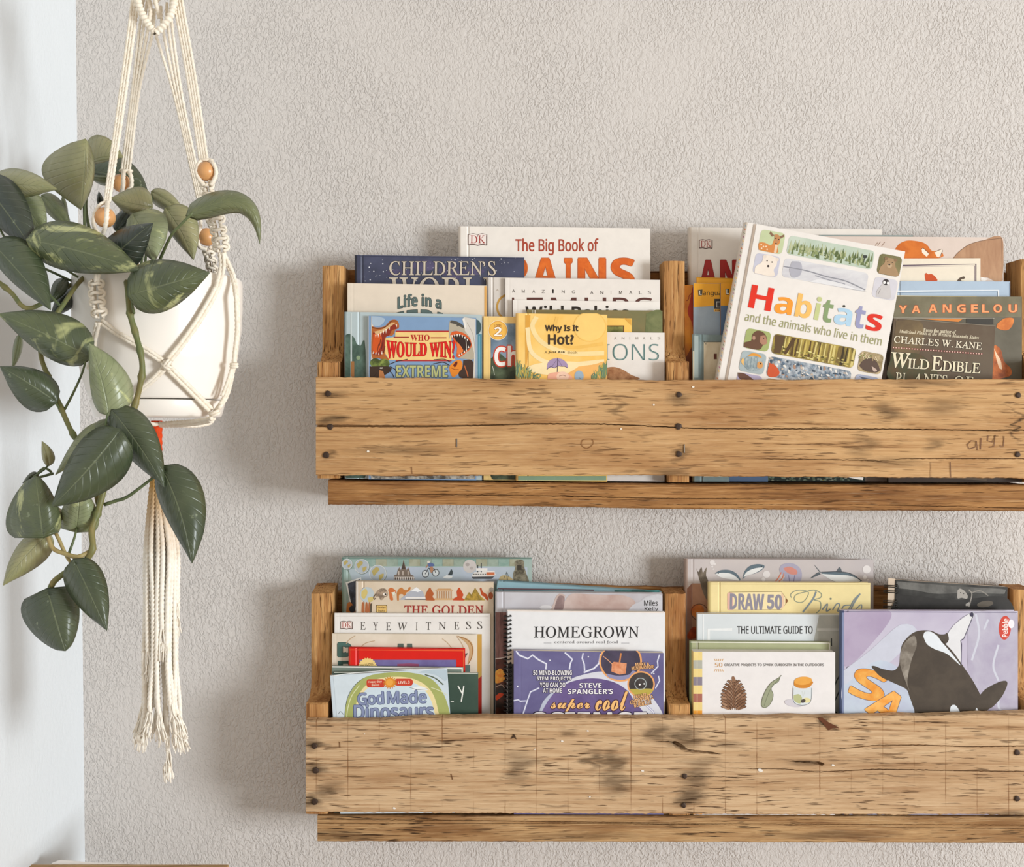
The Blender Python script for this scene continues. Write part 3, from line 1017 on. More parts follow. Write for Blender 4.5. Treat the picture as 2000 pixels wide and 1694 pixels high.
pr.ell(1099, 736, 12, 10, '#f2cdb4')
pr.line([(1092, 735), (1099, 733), (1105, 735)], .9, '#7a5140', 2)
pr.ell(1131, 735, 9, 11, '#9cb2c4')
pr.line([(1131, 738), (1135, 741)], .8, '#556666')
pr.poly([(1012, 930), (1012, 941), (1184, 941), (1184, 930)], '#7f9a80')
pr.done(rt)

rt, pr = book('white animal book with thin teal capitals at the lower right beside the middle upright', G_UL, (1100, 1298, 648, 650), 16, 4, '#e7e1da', None, False, hinge=.004)
for s, x in zip('ANIMALS', (1202, 1217, 1230, 1244, 1258, 1273, 1287)):
    w = 1.0 if s == 'I' else 5.0
    pr.text(s, 'noto', x - w / 2, 658.5, x + w / 2, 663.5, '#9c958c')
pr.text('LIONS', 'noto', 1158, 672, 1287, 704, '#7f9a97', offset=-.008)
pr.text('LIONS', 'noto', 1158, 672, 1287, 704, '#4f6d6b', offset=-.03)
pr.poly([(1186, 718), (1200, 717), (1216, 722), (1232, 732), (1248, 741), (1186, 745)], ink('#b98a62', .4, c2='#8a5a38', scale=70), 3)
pr.done(rt)

rt, pr = book('thin magazine with a yellow border peeping out right of the orange sun book', G_UL, (1100, 1234, 620, 622), 21, 3, '#f1c767', None, False, hinge=0, name='magazine', cat='magazine')
pr.rect(1110, 636, 1219, 930, '#6b3d20')
pr.rect(1110, 638, 1217, 930, ink('#8a8a4a', .4, c2='#565a2c', scale=60))
pr.poly([(1218, 621), (1233, 624), (1233, 636)], '#dfa94a')
pr.done(rt)

rt, pr = book('olive green mottled picture book, its top edge showing above the yellow border', G_UL, (1029, 1294, 605, 607), 25, 5, ink('#85764f', .36, c2='#76734e', scale=22), '#a38f58', True, hinge=.006)
pr.rect(1044, 606, 1046, 930, '#e6dfcf')
pr.poly([(1262, 612), (1292, 608), (1292, 670), (1262, 670)], ink('#7f8258', .4, c2='#686f48', scale=60), 4)
pr.done(rt)

rt, pr = book('white nature book with a thick black title, just below the spaced-capitals book', G_UL, (1001, 1288, 586, 590), 31, 5, '#ece7e0', None, False, hinge=.004)
pr.text('Wild Babies', 'bold', 1026, 597, 1228, 626, '#2a241e')
pr.done(rt)

rt, pr = book('white animal book with widely spaced small capitals along its top', G_UL, (986, 1289, 543, 547), 37, 4, '#e6e0d9', '#4a423c', False, hinge=.004)
for s, x, y in zip('AMAZING', (1003, 1022, 1042.5, 1061, 1080, 1100, 1120), (568.5, 569, 569.3, 569.5, 569.5, 570, 570.3)):
    w = 1.2 if s == 'I' else 5.6
    pr.text(s, 'noto', x - w / 2, y - 3, x + w / 2, y + 3, '#4a4440')
pr.ell(1080, 567, 1.8, 1.8, '#2c2724')
pr.line([(1080, 566), (1080, 573)], 3, '#2c2724')
for s, x in zip('ANIMALS', (1156, 1175.5, 1193.5, 1212, 1232, 1251, 1268.5)):
    w = 1.2 if s == 'I' else 5.6
    pr.text(s, 'noto', x - w / 2, 568.5, x + w / 2, 574.5, '#3d3733')
for s, a, b in (('L', 1000, 1019), ('E', 1029, 1060), ('M', 1076, 1126), ('U', 1142, 1184), ('R', 1197, 1232), ('S', 1240, 1275)):
    pr.text(s, 'noto', a, 581.5, b, 622, '#5c3630')
pr.done(rt)

rt, pr = book('white book edge with a gold ring, just left of the spaced-capitals book', G_UL, (951, 1230, 542, 545), 42, 6, '#d9d2ca', '#c9c1b8', True, hinge=.004)
pr.text('A', 'noto', 969, 565, 974.5, 569, '#b9a897')
pr.ring(996, 600, 25, 4, '#c99a48')
pr.done(rt)

rt, pr = book('dark navy starry atlas with pale serif capitals along its top', G_UL, (692, 1024, 498, 503), 49, 12, ink('#4c5068', .33, c2='#3d4155', scale=16), '#2c2f3c', True, hinge=.006)
rnd = random.Random(9)
for i in range(5):
    pr.ell(rnd.uniform(780, 980), rnd.uniform(515, 550), rnd.uniform(14, 30), rnd.uniform(6, 12), ink('#5a5474', .33, c2='#474560', scale=40))
for i in range(60):
    r = rnd.choice([.5, .6, .8, 1.3])
    x, y = rnd.uniform(704, 1018), rnd.uniform(504, 552)
    pr.ell(x, y, r, r, '#dfe1ea', n=8)
pr.text("CHILDREN\u2019S", 'serif', 760.6, 510.5, 968, 538, '#cfc3b2', edge=(1.0, '#23242e'), offset=.006)
pr.text('WORLD', 'serif', 760, 541.5, 985, 592, '#cfc3b2', edge=(1.0, '#23242e'), offset=.006)
pr.line([(696, 500), (1022, 505)], 1.2, '#3a3f57')
pr.done(rt)

rt, pr = book('tall white hardback with orange block capitals at the back of the left bay', G_UL, (895, 1270, 442, 446), 63, 15, '#e9e3db', '#ddd4c9', True, hinge=.009)
dk(pr, 915, 456, 951, 480)
pr.text('The Big Book of', 'noto', 1007, 466, 1168.5, 498.5, '#a8432c', offset=.022)
pr.text('T', 'bold', 950, 505, 988, 566, '#d96a22')
pr.ell(1018, 524, 13, 19, '#d96a22')
for s, a, b in (('R', 990, 1032), ('A', 1040, 1090), ('I', 1103, 1117), ('N', 1130, 1182), ('S', 1194, 1238)):
    pr.text(s, 'bold', a, 505, b, 566, ink('#e2742a', .4, c2='#cf5f1e', scale=60), offset=.012, edge=(1.1, '#b7562a'))
pr.done(rt)

# ---- upper shelf, right bay
HA = math.radians(10.5)
HT = (1469, 436)


def hab(u, v):
    """cover coordinates (pixels right/down of the top left corner) to picture pixels"""
    return HT[0] + u * math.cos(HA) - v * math.sin(HA), HT[1] + u * math.sin(HA) + v * math.cos(HA)


def habs(*pts):
    return [hab(a, b) for a, b in pts]


HW, HH = 304, 455
rt, pr = book('white animal book with rainbow title letters, leaning clockwise in front of the others', G_UR, [hab(-14, 0), hab(HW, 0), hab(HW, HH - 1), hab(-14, HH - 1)], 0, 16, '#e9e4de', '#d9cfc2', True, hinge=.009)
HP = {
    'deer': (20, 9, 70, 51), 'forest': (77, 9, 247, 45), 'bear': (256, 11, 303, 52), 'polar': (20, 54, 71, 97), 'ice': (77, 55, 247, 92), 'peng': (258, 58, 303, 100)}


def sub(x0, y0, x1, y1, ox=0.0, oy=0.0):
    w, h = x1 - x0, y1 - y0
    return lambda u, v: hab(x0 + u * w, y0 + v * h)


# row 1 and 2
pr.rrect(20, 8, 68, 50, 8, '#c4cfa4', hab)
pr.rrect(76, 10, 246, 47, 8, ink('#c3cfc0', .4, c2='#b3c2b0', scale=20), hab)
pr.rrect(256, 12, 301, 52, 8, ink('#8a7f58', .4, c2='#6d6a44', scale=50), hab)
pr.rrect(18, 55, 67, 96, 8, '#c6c6d4', hab)
pr.rrect(75, 55, 242, 92, 8, ink('#c7c6cb', .4, c2='#d8d8da', scale=26, stretch=(1, 1, 3)), hab)
pr.rrect(255, 58, 301, 99, 8, '#d3d1d8', hab)
rnd = random.Random(2)
for i in range(150):
    x, b = rnd.uniform(80, 243), rnd.uniform(28, 46)
    h = rnd.uniform(8, 17)
    w = rnd.uniform(1.6, 3.0)
    pr.poly(habs((x - w, b), (x, max(13, b - h)), (x + w, b)), rnd.choice(['#8d9a68', '#6f7d50', '#a8b184', '#59683f', '#b9bf96']))
pr.poly(habs((224, 22), (232, 21), (233, 25), (229, 28), (226, 27)), '#3a3f3a')
pr.line(habs((229, 27), (228, 36)), 1.3, '#3a3f3a')
# deer
pr.poly(habs((22, 49), (20, 36), (30, 33), (44, 36), (48, 24), (50, 18), (58, 19), (60, 28), (57, 36), (58, 49)), '#d58a4a', 3)
pr.poly(habs((47, 14), (54, 13), (59, 18), (58, 26), (53, 32), (49, 27)), '#c08a5a', 2)
pr.poly(habs((47, 16), (38, 9), (37, 14), (43, 19)), '#8a6a52')
pr.poly(habs((58, 16), (66, 10), (66, 15), (60, 20)), '#8a6a52')
pr.poly(habs((52, 33), (57, 33), (57, 49), (52, 49)), '#e5cdb0')
for u, v in ((25, 38), (30, 41), (27, 45), (35, 40), (38, 45)):
    pr.ell(*hab(u, v), 1.5, 1.5, '#f0dcc0')
pr.ell(*hab(51, 21), 1.2, 1.2, '#2a2018')
pr.ell(*hab(57, 22), 1.2, 1.2, '#2a2018')
pr.ell(*hab(53, 31), 1.8, 1.3, '#2a2018')
# polar bear
pr.poly(habs((22, 95), (22, 82), (32, 72), (34, 60), (40, 56), (52, 56), (60, 60), (62, 72), (58, 82), (60, 95)), '#eee2d4', 3)
pr.ell(*hab(36, 60), 3.5, 3.5, '#e5d8ca')
pr.ell(*hab(61, 61), 3.5, 3.5, '#e5d8ca')
for u, v, r in ((42, 67, 1.4), (52, 68, 1.4), (46, 77, 2.3)):
    pr.ell(*hab(u, v), r, r, '#3a2f2c')
# ice shelf
pr.poly(habs((90, 59), (106, 58), (112, 70), (110, 84), (96, 90), (88, 76)), '#b2b2bc', 4)
pr.line(habs((76, 72), (120, 72), (160, 76), (200, 78), (241, 88)), 2, '#8f9098', 5)
pr.line(habs((140, 78), (170, 82), (200, 84)), 1.6, '#9c9da6', 5)
pr.poly(habs((130, 92), (150, 84), (190, 84), (232, 91), (241, 91)), '#e4e4e6', 4)
# bear
pr.poly(habs((260, 51), (262, 38), (268, 30), (269, 20), (278, 18), (288, 20), (290, 32), (297, 42), (297, 51)), '#a98b68', 3)
pr.ell(*hab(270, 20), 3.4, 3.4, '#8a6f50')
pr.ell(*hab(288, 20), 3.4, 3.4, '#8a6f50')
pr.ell(*hab(279, 33), 5, 4, '#c2a684')
pr.ell(*hab(278, 31), 2, 1.5, '#2c241d')
pr.ell(*hab(274, 26), 1, 1, '#2c241d')
pr.ell(*hab(283, 26), 1, 1, '#2c241d')
# penguin chick
pr.poly(habs((264, 97), (264, 84), (270, 74), (274, 66), (284, 66), (288, 76), (292, 88), (290, 97)), '#c9c5c4', 3)
pr.ell(*hab(278, 66), 6.5, 6, '#3b3636', 12)
pr.ell(*hab(275, 67), 2.6, 3, '#efefee')
pr.ell(*hab(282, 67), 2.2, 2.8, '#efefee')
pr.line(habs((270, 80), (267, 92)), 1.2, '#9a9492')
# title
for s, a, b, y0, y1, c in (('H', 22, 66, 118, 163, '#e0301c'), ('a', 73, 107, 131, 164, '#f09c35'), ('b', 114, 145, 118, 164, '#f0bf6a'), ('i', 152, 161, 118, 163, '#c6cd90'),
                           ('t', 166, 186, 121, 164, '#8aa071'), ('a', 191, 225, 131, 164, '#b3d4ea'), ('t', 230, 250, 121, 164, '#9b9cc0'), ('s', 255, 285, 131, 164, '#dd2f1c')):
    pr.text(s, 'bold', a, y0, b, y1, c, tf=hab, offset=.004)
pr.ell(*hab(206, 127), 2.5, 2.5, '#3a3a36')
pr.text('and the animals who live in them', 'noto', 20, 172, 291, 190, '#a3a374', tf=hab)
# rows 3 to 5
pr.rrect(27, 203, 76, 242, 8, '#a5b070', hab)
pr.rrect(82, 204, 245, 243, 8, ink('#b09a4c', .4, c2='#6a5c30', scale=45, stretch=(2.2, 1, .6)), hab)
pr.rrect(254, 206, 300, 246, 8, ink('#c9b48f', .4, c2='#8a7a54', scale=80), hab)
pr.rrect(26, 247, 75, 288, 8, '#a9b6b8', hab)
pr.rrect(81, 249, 244, 288, 8, ink('#b9c0c6', .4, c2='#5a6a7a', scale=130), hab)
pr.rrect(253, 252, 300, 290, 8, '#a9b0c6', hab)
pr.rrect(26, 291, 75, 330, 8, '#b3aac4', hab)
pr.rrect(82, 292, 244, 330, 8, '#8a7a6a', hab)
for i in range(26):
    x = 86 + i * 6.1 + rnd.uniform(-2, 2)
    pr.poly(habs((x, 206), (x + rnd.uniform(1.5, 4), 206), (x + rnd.uniform(0, 5), 241), (x - 1, 241)), rnd.choice(['#5a4526', '#7a6535', '#cdb968', '#3f331c', '#d6c67e']))
for i in range(60):
    u, v = rnd.uniform(84, 242), rnd.uniform(226, 240)
    pr.ell(*hab(u, v), rnd.uniform(1.5, 4), rnd.uniform(1, 2), rnd.choice(['#c2b060', '#8f8440', '#dcd08a', '#5d5226']), 10, 8)
pr.poly(habs((84, 206), (104, 206), (100, 241), (88, 241)), '#5f4930')
pr.poly(habs((118, 206), (126, 206), (112, 240), (106, 240)), '#574128')
for i in range(120):
    u, v = rnd.uniform(84, 240), rnd.uniform(252, 286)
    pr.ell(*hab(u, v), rnd.uniform(1.5, 4.5), rnd.uniform(1, 2.6), rnd.choice(['#d9d6cf', '#8ba0b0', '#c4b3a2', '#5f7488', '#e8e4dc', '#b08a72', '#41505e']), rnd.uniform(0, 90), 9)
pr.poly(habs((82, 262), (96, 266), (106, 278), (100, 287), (84, 287)), '#cf5a33', 4)
pr.poly(habs((216, 274), (232, 268), (242, 274), (242, 287), (214, 287)), '#6b7482', 4)
# ape
pr.poly(habs((28, 241), (28, 232), (40, 226), (40, 214), (48, 205), (60, 206), (68, 214), (70, 226), (64, 231), (58, 241)), '#6b4c38', 3)
pr.poly(habs((56, 214), (64, 211), (68, 217), (71, 226), (64, 230), (57, 226)), '#b0826a', 3)
pr.ell(*hab(44, 220), 3, 4, '#b8917a')
pr.ell(*hab(63, 217), 1.1, 1.1, '#231813')
# fish
pr.poly(habs((34, 268), (30, 262), (28, 270), (34, 276)), '#eebf74', 2)
pr.ell(*hab(52, 268), 19, 16, ink('#a9b4b4', .4, c2='#7f9096', scale=140))
pr.poly(habs((38, 258), (46, 250), (60, 250), (66, 256), (52, 254)), '#e09a3e', 3)
pr.ell(*hab(65, 270), 6, 7, '#d79a5a')
pr.ell(*hab(66, 267), 1.6, 1.6, '#2a1f1a')
for k in range(4):
    pr.line(habs((40 + k * 6, 258), (42 + k * 6, 278)), .9, '#6d8088')
# mole in its burrow, bird and others
pr.poly(habs((256, 236), (262, 224), (274, 217), (288, 222), (297, 238), (286, 244), (268, 243)), '#5d4b40', 3)
pr.poly(habs((280, 232), (292, 238), (286, 242)), '#c9b3a4', 2)
for i in range(14):
    u = rnd.uniform(256, 298)
    pr.line(habs((u, rnd.uniform(208, 214)), (u + rnd.uniform(-8, 8), rnd.uniform(216, 222))), 1.3, rnd.choice(['#e5d6b2', '#7d8a4c', '#b39a6a']))
pr.poly(habs((260, 256), (300, 260), (300, 272), (280, 266)), '#5a6478', 3)
pr.poly(habs((26, 292), (40, 292), (60, 302), (50, 308), (30, 302)), '#6a4a3c', 3)
# light hinge line beside the spine
pr.poly(habs((4, 1), (7.5, 1), (7.5, HH - 2), (4, HH - 2)), '#b9a898')
for i in range(60):
    v = 6 + i * 7.4
    pr.line(habs((-13, v), (-10.5, v + 3)), 1.4, ['#7d8fa0', '#b0622f', '#5c6a4a', '#8a4f6a', '#caa14a'][i % 5])
pr.done(rt)

rt, pr = book('grey-green hardback with a parchment panel at the left end of the right bay', G_UR, (1353, 1424, 653, 655), 18, 10, ink('#7f8f8f', .38, c2='#6b7c7c', scale=22), '#8d9c9a', True, hinge=.007)
pr.rect(1374.5, 667.5, 1422, 932, ink('#cfc4ac', .4, c2='#bfb092', scale=30))
pr.line([(1374.5, 668), (1422, 668)], 1.2, '#3f4a48')
pr.line([(1374, 666), (1379, 673), (1381, 667)], 1.3, '#3f4a48')
pr.rect(1394, 691, 1400, 702, '#5b2a1c')
pr.rect(1356, 656, 1364, 738, '#a3b1ae')
pr.rect(1352.8, 686, 1356, 930, '#c9c0a6')
pr.done(rt)

rt, pr = book('blue and yellow workbook half hidden by the leaning rainbow-letter book', G_UR, (1407, 1500, 553, 557), 30, 3, '#5f7797', None, False, hinge=0, name='workbook')
pr.rect(1407.5, 553.5, 1499, 597, '#eba428')
pr.line([(1407.3, 553), (1407.3, 930)], 1, '#a9772a')
pr.rect(1417, 564, 1424, 576, '#454338')
pr.text('L', 'bold', 1418.5, 565.5, 1423.5, 574.5, '#f0ece2')
pr.done(rt)
rt, pr = book('grey-blue workbook with a yellow top, first from the middle upright', G_UR, (1354.5, 1470, 553, 556), 34, 4, ink('#a3b1bd', .38, c2='#93a3b2', scale=14), None, False, hinge=0, name='workbook')
pr.poly([(1355, 553.5), (1469, 556), (1469, 598), (1406, 597), (1355, 600)], '#eda92c')
pr.poly([(1363, 566.5), (1372, 565.5), (1371.5, 577), (1364, 578)], '#4b473a')
pr.text('L', 'bold', 1365.5, 568, 1370.5, 576, '#f0ece2')
pr.text('anguage', 'noto', 1373, 570, 1424, 579.5, '#4a3a1a', offset=.015)
pr.rect(1395, 584, 1420, 603, '#33302e')
pr.rect(1398.5, 589, 1416, 601, '#b9b3aa')
pr.rect(1400.5, 591, 1416, 599.5, '#3f3b38')
pr.rect(1394, 603.5, 1420, 609, '#e9b55a')
for x in (1397, 1401, 1404):
    pr.rect(x, 605, x + 2.6, 607.5, '#7a5220')
pr.done(rt)
rt, pr = book('plain yellow folder edge standing highest among the workbooks', G_UR, (1360.5, 1470, 541, 545), 39, 3, '#efab30', None, False, hinge=0, name='folder', cat='folder')
pr.line([(1361, 542), (1469, 546)], .9, '#c98a22')
pr.done(rt)
rt, pr = book('orange booklet with a dark red shape squeezed against the middle upright', G_UR, (1337, 1430, 557, 555), 43, 3, ink('#df8f2c', .4, c2='#b55c1e', scale=14), None, False, hinge=0, name='booklet', cat='booklet')
pr.poly([(1352, 563), (1358, 566), (1358, 680), (1352, 634), (1345, 618), (1343, 606), (1347, 590)], '#a93018', 3)
pr.line([(1352, 572), (1346, 578), (1345, 584), (1341, 588)], 1.4, '#8c2a16', 2)
pr.poly([(1337.5, 700), (1360, 690), (1360, 930), (1337.5, 930)], '#8c4a26', 4)
pr.done(rt)

rt, pr = book('dark olive plant guide with cream serif lettering, tilted slightly, at the right', G_UR, [(1745, 621), (1944, 636), (1927, 939), (1718, 928)], 18, 8, ink('#5b4a3a', .38, c2='#665847', scale=16), '#3f3328', False, hinge=.004)
pr.poly([(1750, 626), (1800, 630), (1795, 690), (1748, 690)], ink('#7a6748', .4, c2='#5d4d38', scale=20), 6)
pr.poly([(1742, 690), (1800, 694), (1830, 741), (1738, 741)], ink('#5d4a30', .4, c2='#474a30', scale=60), 6)
R1 = 3.9
pr.text('From the author of', 'serifb', 1803.5, 643, 1867, 650.5, '#e6dcc0', rot=R1)
pr.text('Medicinal Plants of the Western Mountain States', 'ital', 1756, 650, 1912, 658.5, '#e6dcc0', rot=R1 + .9)
pr.text('CHARLES W. KANE', 'serif', 1746, 663, 1918, 676.5, '#ece2c8', rot=R1 + .6, offset=.012, edge=(.8, '#2c2219'))
for i in range(34):
    f = i / 33
    pr.ell(1745 + 172 * f, 679 + 12.5 * f, 1.9, 1.9, '#8c2430', n=10)
    pr.ell(1745 + 172 * f, 679 + 12.5 * f, 1.1, 1.1, '#ecd9c4', n=8)
for s, x0, y0, x1, y1 in (('W', 1740, 689.5, 1777, 718.5), ('I', 1773, 701, 1781, 719.5), ('L', 1782, 702, 1795, 720), ('D', 1796, 702.5, 1814.5, 721), ('E', 1820, 696, 1840, 724),
                          ('D', 1841, 705.5, 1858, 725), ('I', 1859, 706.5, 1867, 725.8), ('B', 1868, 707, 1882, 726.5), ('L', 1884, 708, 1897, 728), ('E', 1899, 709.5, 1914.5, 729)):
    pr.text(s, 'serif', x0, y0, x1, y1, '#ece2c2', rot=R1, offset=.014, edge=(.9, '#2a2017'))
for s, x0, x1, y in (('P', 1749, 1760, 728), ('L', 1763, 1773, 729), ('A', 1782, 1800, 730), ('N', 1804, 1822, 731), ('T', 1823, 1838, 732), ('S', 1840, 1850, 733), ('O', 1863, 1882, 735), ('F', 1886, 1900, 736)):
    pr.text(s, 'serif', x0, y, x1, y + 22, '#ece2c2', rot=R1, offset=.01, edge=(.8, '#2a2017'))
pr.line([(1745, 622), (1944, 637)], 1.1, '#8a8070')
pr.done(rt)

rt, pr = book('brown-grey biography with widely spaced coral capitals along its top', G_UR, (1735, 1996, 579, 580), 27, 7, ink('#5f5a4c', .38, c2='#6b6658', scale=22), '#4a4436', False, hinge=.004)
pr.rect(1736, 579.5, 1995, 620, ink('#6c6650', .38, c2='#7b755e', scale=30))
pr.line([(1736, 621), (1942, 622)], 1.1, '#b9b2a0')
for s, x in zip('MAYA', (1700, 1730, 1763, 1788.5)):
    if x > 1740:
        pr.text(s, 'bold', x - 7.5, 597, x + 8.5, 611.5, '#f0a06a', edge=(.9, '#9a4426'), offset=.008)
for s, x in zip('ANGELOU', (1822, 1849.5, 1877.5, 1903, 1924.5, 1948.5, 1978)):
    w = 6.5 if s in 'EL' else 8.2
    pr.text(s, 'bold', x - w, 595, x + w, 610.5, '#f0a06a', edge=(.9, '#9a4426'), offset=.008)
pr.poly([(1800, 623), (1880, 623), (1872, 629), (1820, 625)], '#d8863c')
pr.rect(1887, 622, 1940, 634, '#3d3a34')
pr.poly([(1948, 632), (1962, 622), (1979, 622), (1978, 634), (1970, 644), (1958, 645), (1946, 640)], ink('#e28a44', .4, c2='#c26c30', scale=60), 4)
pr.poly([(1940, 676), (1944, 674), (1955, 684), (1961, 706), (1974, 720), (1975, 732), (1962, 738), (1930, 742), (1931, 722), (1936, 700)], ink('#c9723a', .4, c2='#8f4a28', scale=60), 4)
pr.poly([(1941, 680), (1946, 690), (1954, 704), (1957, 722), (1952, 720), (1946, 702)], '#f0cfae', 3)
pr.poly([(1712, 930), (1995, 930), (1995, 945), (1712, 945)], '#4a3a30')
pr.done(rt)

rt, pr = book('thin cream leaflet edge showing under the pale blue frame book', G_UR, (1741, 1908, 577, 579), 35, 2, '#e8d6a6', None, False, hinge=0, name='leaflet', cat='leaflet')
pr.done(rt)
rt, pr = book('pale blue book with a white line frame at the right', G_UR, (1746, 1973, 549, 550), 38, 5, '#aec0d2', '#9fb2c6', True, hinge=.004)
pr.line([(1750, 569), (1950, 567), (1950, 930)], 2.6, '#eef1f2')
pr.line([(1750, 572), (1948, 570), (1948, 930)], 1.0, '#6f8296')
pr.line([(1972, 552), (1972, 930)], 1.4, '#8195ab')
pr.done(rt)
rt, pr = book('cream book with a dark line frame and small orange animal at the right', G_UR, (1742, 1915, 505, 504.5), 44, 4, '#e9dfcc', None, False, hinge=0)
pr.line([(1745, 519), (1906, 516), (1905, 930)], 2.4, '#5c4c5c')
pr.line([(1745, 522), (1903.5, 519), (1902.5, 930)], .9, '#8a7a86')
pr.poly([(1806, 536), (1809, 533), (1813, 536), (1819, 535), (1826, 540), (1831, 547), (1829, 551), (1820, 552), (1810, 551), (1807, 545)], '#c9501f', 3)
pr.poly([(1869, 549), (1874, 543), (1883, 540), (1885, 543), (1880, 547), (1883, 551), (1872, 551)], '#5a4a3c', 3)
pr.ell(1880, 547, 3, 2, '#e7dcc4')
pr.done(rt)
rt, pr = book('tall pale pink picture book with a sleeping fox and brown bear', G_UR, (1560, 1960, 461, 464), 49, 6, '#d9c9be', '#cbb9ac', False, hinge=0)
pr.poly([(1748, 487), (1757, 476), (1772, 470), (1790, 471), (1803, 474), (1812, 480), (1820, 490), (1838, 492), (1836, 504), (1760, 506), (1748, 497)], ink('#d3752a', .4, c2='#c0621f', scale=40), 4)
pr.poly([(1801, 494), (1800, 486), (1804, 485), (1814, 496), (1810, 502)], '#f1e3d2')
pr.poly([(1825, 493), (1839, 487), (1841, 491), (1836, 503), (1830, 502)], '#f1e3d2')
pr.line([(1800, 486), (1803, 484.5), (1814, 495)], 1, '#4a2a18')
pr.line([(1827, 492), (1839, 486.5), (1841, 490), (1835, 503)], 1, '#4a2a18')
pr.poly([(1860, 506), (1872, 492), (1893, 478), (1920, 470), (1957, 465), (1957, 548), (1945, 550), (1928, 542), (1910, 540), (1905, 520)], ink('#b8906f', .4, c2='#a67d5e', scale=36, stretch=(2, 1, .6)), 5)
pr.line([(1862, 505), (1873, 492), (1893, 478), (1920, 470), (1957, 465.5)], 1.1, '#7a5a42', 4)
for x, y in ((1708, 474), (1714, 472), (1722, 473)):
    pr.line([(x, y + 8), (x + 6, y)], .9, '#8a6a52')
pr.poly([(1916, 541), (1930, 545), (1922, 550), (1916, 548)], '#efe9e2')
pr.line([(1956, 466), (1958, 548)], 1, '#8a6a52')
pr.done(rt)
rt, pr = book('thin grey-green book edge just above the pink fox and bear cover', G_UR, (1600, 1783, 459, 459.5), 56, 3, '#8c9a98', None, False, hinge=0)
pr.done(rt)
rt, pr = book('tall white hardback with dark red block capitals behind the leaning book', G_UR, (1345, 1722, 444, 448), 62, 15, '#e6e0d8', '#d5cabd', True, hinge=.009)
dk(pr, 1366, 467.5, 1391, 486)
for s, a, b in (('A', 1368, 1398), ('N', 1408, 1438), ('I', 1448, 1458)):
    pr.text(s, 'bold', a, 509, b, 560, '#a32420', offset=.03, edge=(.6, '#6e1a18'))
pr.done(rt)
rt, pr = book('dark booklet with pale reptile scales low behind the leaning book', G_UR, (1398, 1690, 700, 700), 46.5, 2, '#3b4642', None, False, hinge=0, name='booklet', cat='booklet')
pr.rect(1402, 915, 1468, 944, '#8b9a96')
rnd = random.Random(5)
for i in range(150):
    x = rnd.uniform(1470, 1686)
    pr.ell(x, rnd.uniform(926, 943), 3.0, 1.8, rnd.choice(['#8fa08c', '#a9b09a', '#76866e', '#b0a24e' if 1560 < x < 1650 else '#8fa08c']), rnd.uniform(-20, 20), 7)
pr.done(rt)

# ---- lower shelf, left bay
rt, pr = book('small pale blue dinosaur reader tilted anticlockwise at the front of the left bay', G_LL, [(644, 1320), (873, 1305), (892, 1588), (664, 1590)], 0, 3.5, '#ccdae3', None, False, hinge=0)
pr.poly([(651, 1321), (740, 1315), (660, 1420)], '#d3e0e8', 0)
pr.line([(673, 1420), (674, 1390), (680, 1360), (696, 1336), (718, 1322), (752, 1315)], 1.2, '#4d5a4c', 4)
pr.poly([(674, 1430), (674, 1392), (681, 1360), (698, 1335), (722, 1320), (760, 1314), (800, 1314), (840, 1325), (866, 1355), (880, 1400), (880, 1430)], '#a8b069', 4)
pr.poly([(694, 1430), (694, 1385), (704, 1352), (728, 1330), (770, 1322), (812, 1328), (842, 1350), (856, 1390), (856, 1430)], '#ecdca6', 4)
pr.poly([(698, 1430), (698, 1386), (708, 1356), (732, 1335), (770, 1328), (808, 1334), (834, 1354), (848, 1390), (848, 1430)], '#cfe0ea', 4)
pr.line([(677, 1420), (678, 1392), (686, 1362), (702, 1339)], 1.4, '#dfe4b8', 4)
pr.line([(830, 1318), (850, 1325), (866, 1338)], 2.2, '#53604a', 4)
pr.line([(842, 1343), (860, 1350), (874, 1358)], 1.2, '#dfe4c4', 4)
pr.poly([(802, 1344), (822, 1341), (836, 1347), (828, 1349), (806, 1348)], '#e9eef0', 2)
pr.line([(800, 1343), (814, 1347), (836, 1346)], .9, '#55636a', 3)
pr.rrect(716, 1327, 752, 1343, 5, '#c9412c')
pr.rrect(770, 1326, 806.5, 1340, 6, '#c9412c')
for k in range(16):
    a = k * math.pi / 8
    pr.line([(762 + 9 * math.cos(a), 1334 + 8 * math.sin(a)), (762 + 13.5 * math.cos(a), 1334 + 12 * math.sin(a))], 1.8, '#c9812c')
pr.ell(762, 1334, 10, 9.5, '#e0912f')
pr.ell(761, 1333, 7, 6.5, '#eba94a')
pr.text('Happy Day', 'bold', 720, 1330, 746, 1335, '#f0d9c0', rot=-2)
pr.text('Books', 'bold', 726, 1336, 741, 1340.5, '#f0d9c0', rot=-2)
pr.text('LEVEL 3', 'bold', 778, 1330.5, 800, 1335.5, '#f4e6d6', rot=-2)
pr.text('God', 'noto', 699, 1352.5, 749, 1376, '#8793b6', rot=-2.5, offset=.030, edge=(1.0, '#39466a'))
pr.text('Made', 'noto', 757, 1349.5, 832, 1373.5, '#8793b6', rot=-1, offset=.030, edge=(1.0, '#39466a'))
pr.text('Dinosaurs', 'noto', 692, 1376, 846, 1405, '#8793b6', rot=-1, offset=.030, edge=(1.0, '#39466a'))
pr.line([(646, 1321), (700, 1314), (800, 1308), (872, 1306.5)], 1.4, '#eef2f2', 5)
pr.poly([(818, 1314), (832, 1310), (868, 1308), (874, 1318), (870, 1330), (850, 1318)], '#b9cbd6', 3)
pr.line([(661, 1395), (665, 1390), (671, 1396)], 1, '#68757a', 2)
pr.done(rt)
rt, pr = book('dark green thin book with a white twig-like letter at its right end', G_LL, (652, 934, 1313, 1315), 5, 4, ink('#42564a', .38, c2='#354a40', scale=16), None, False, hinge=0)
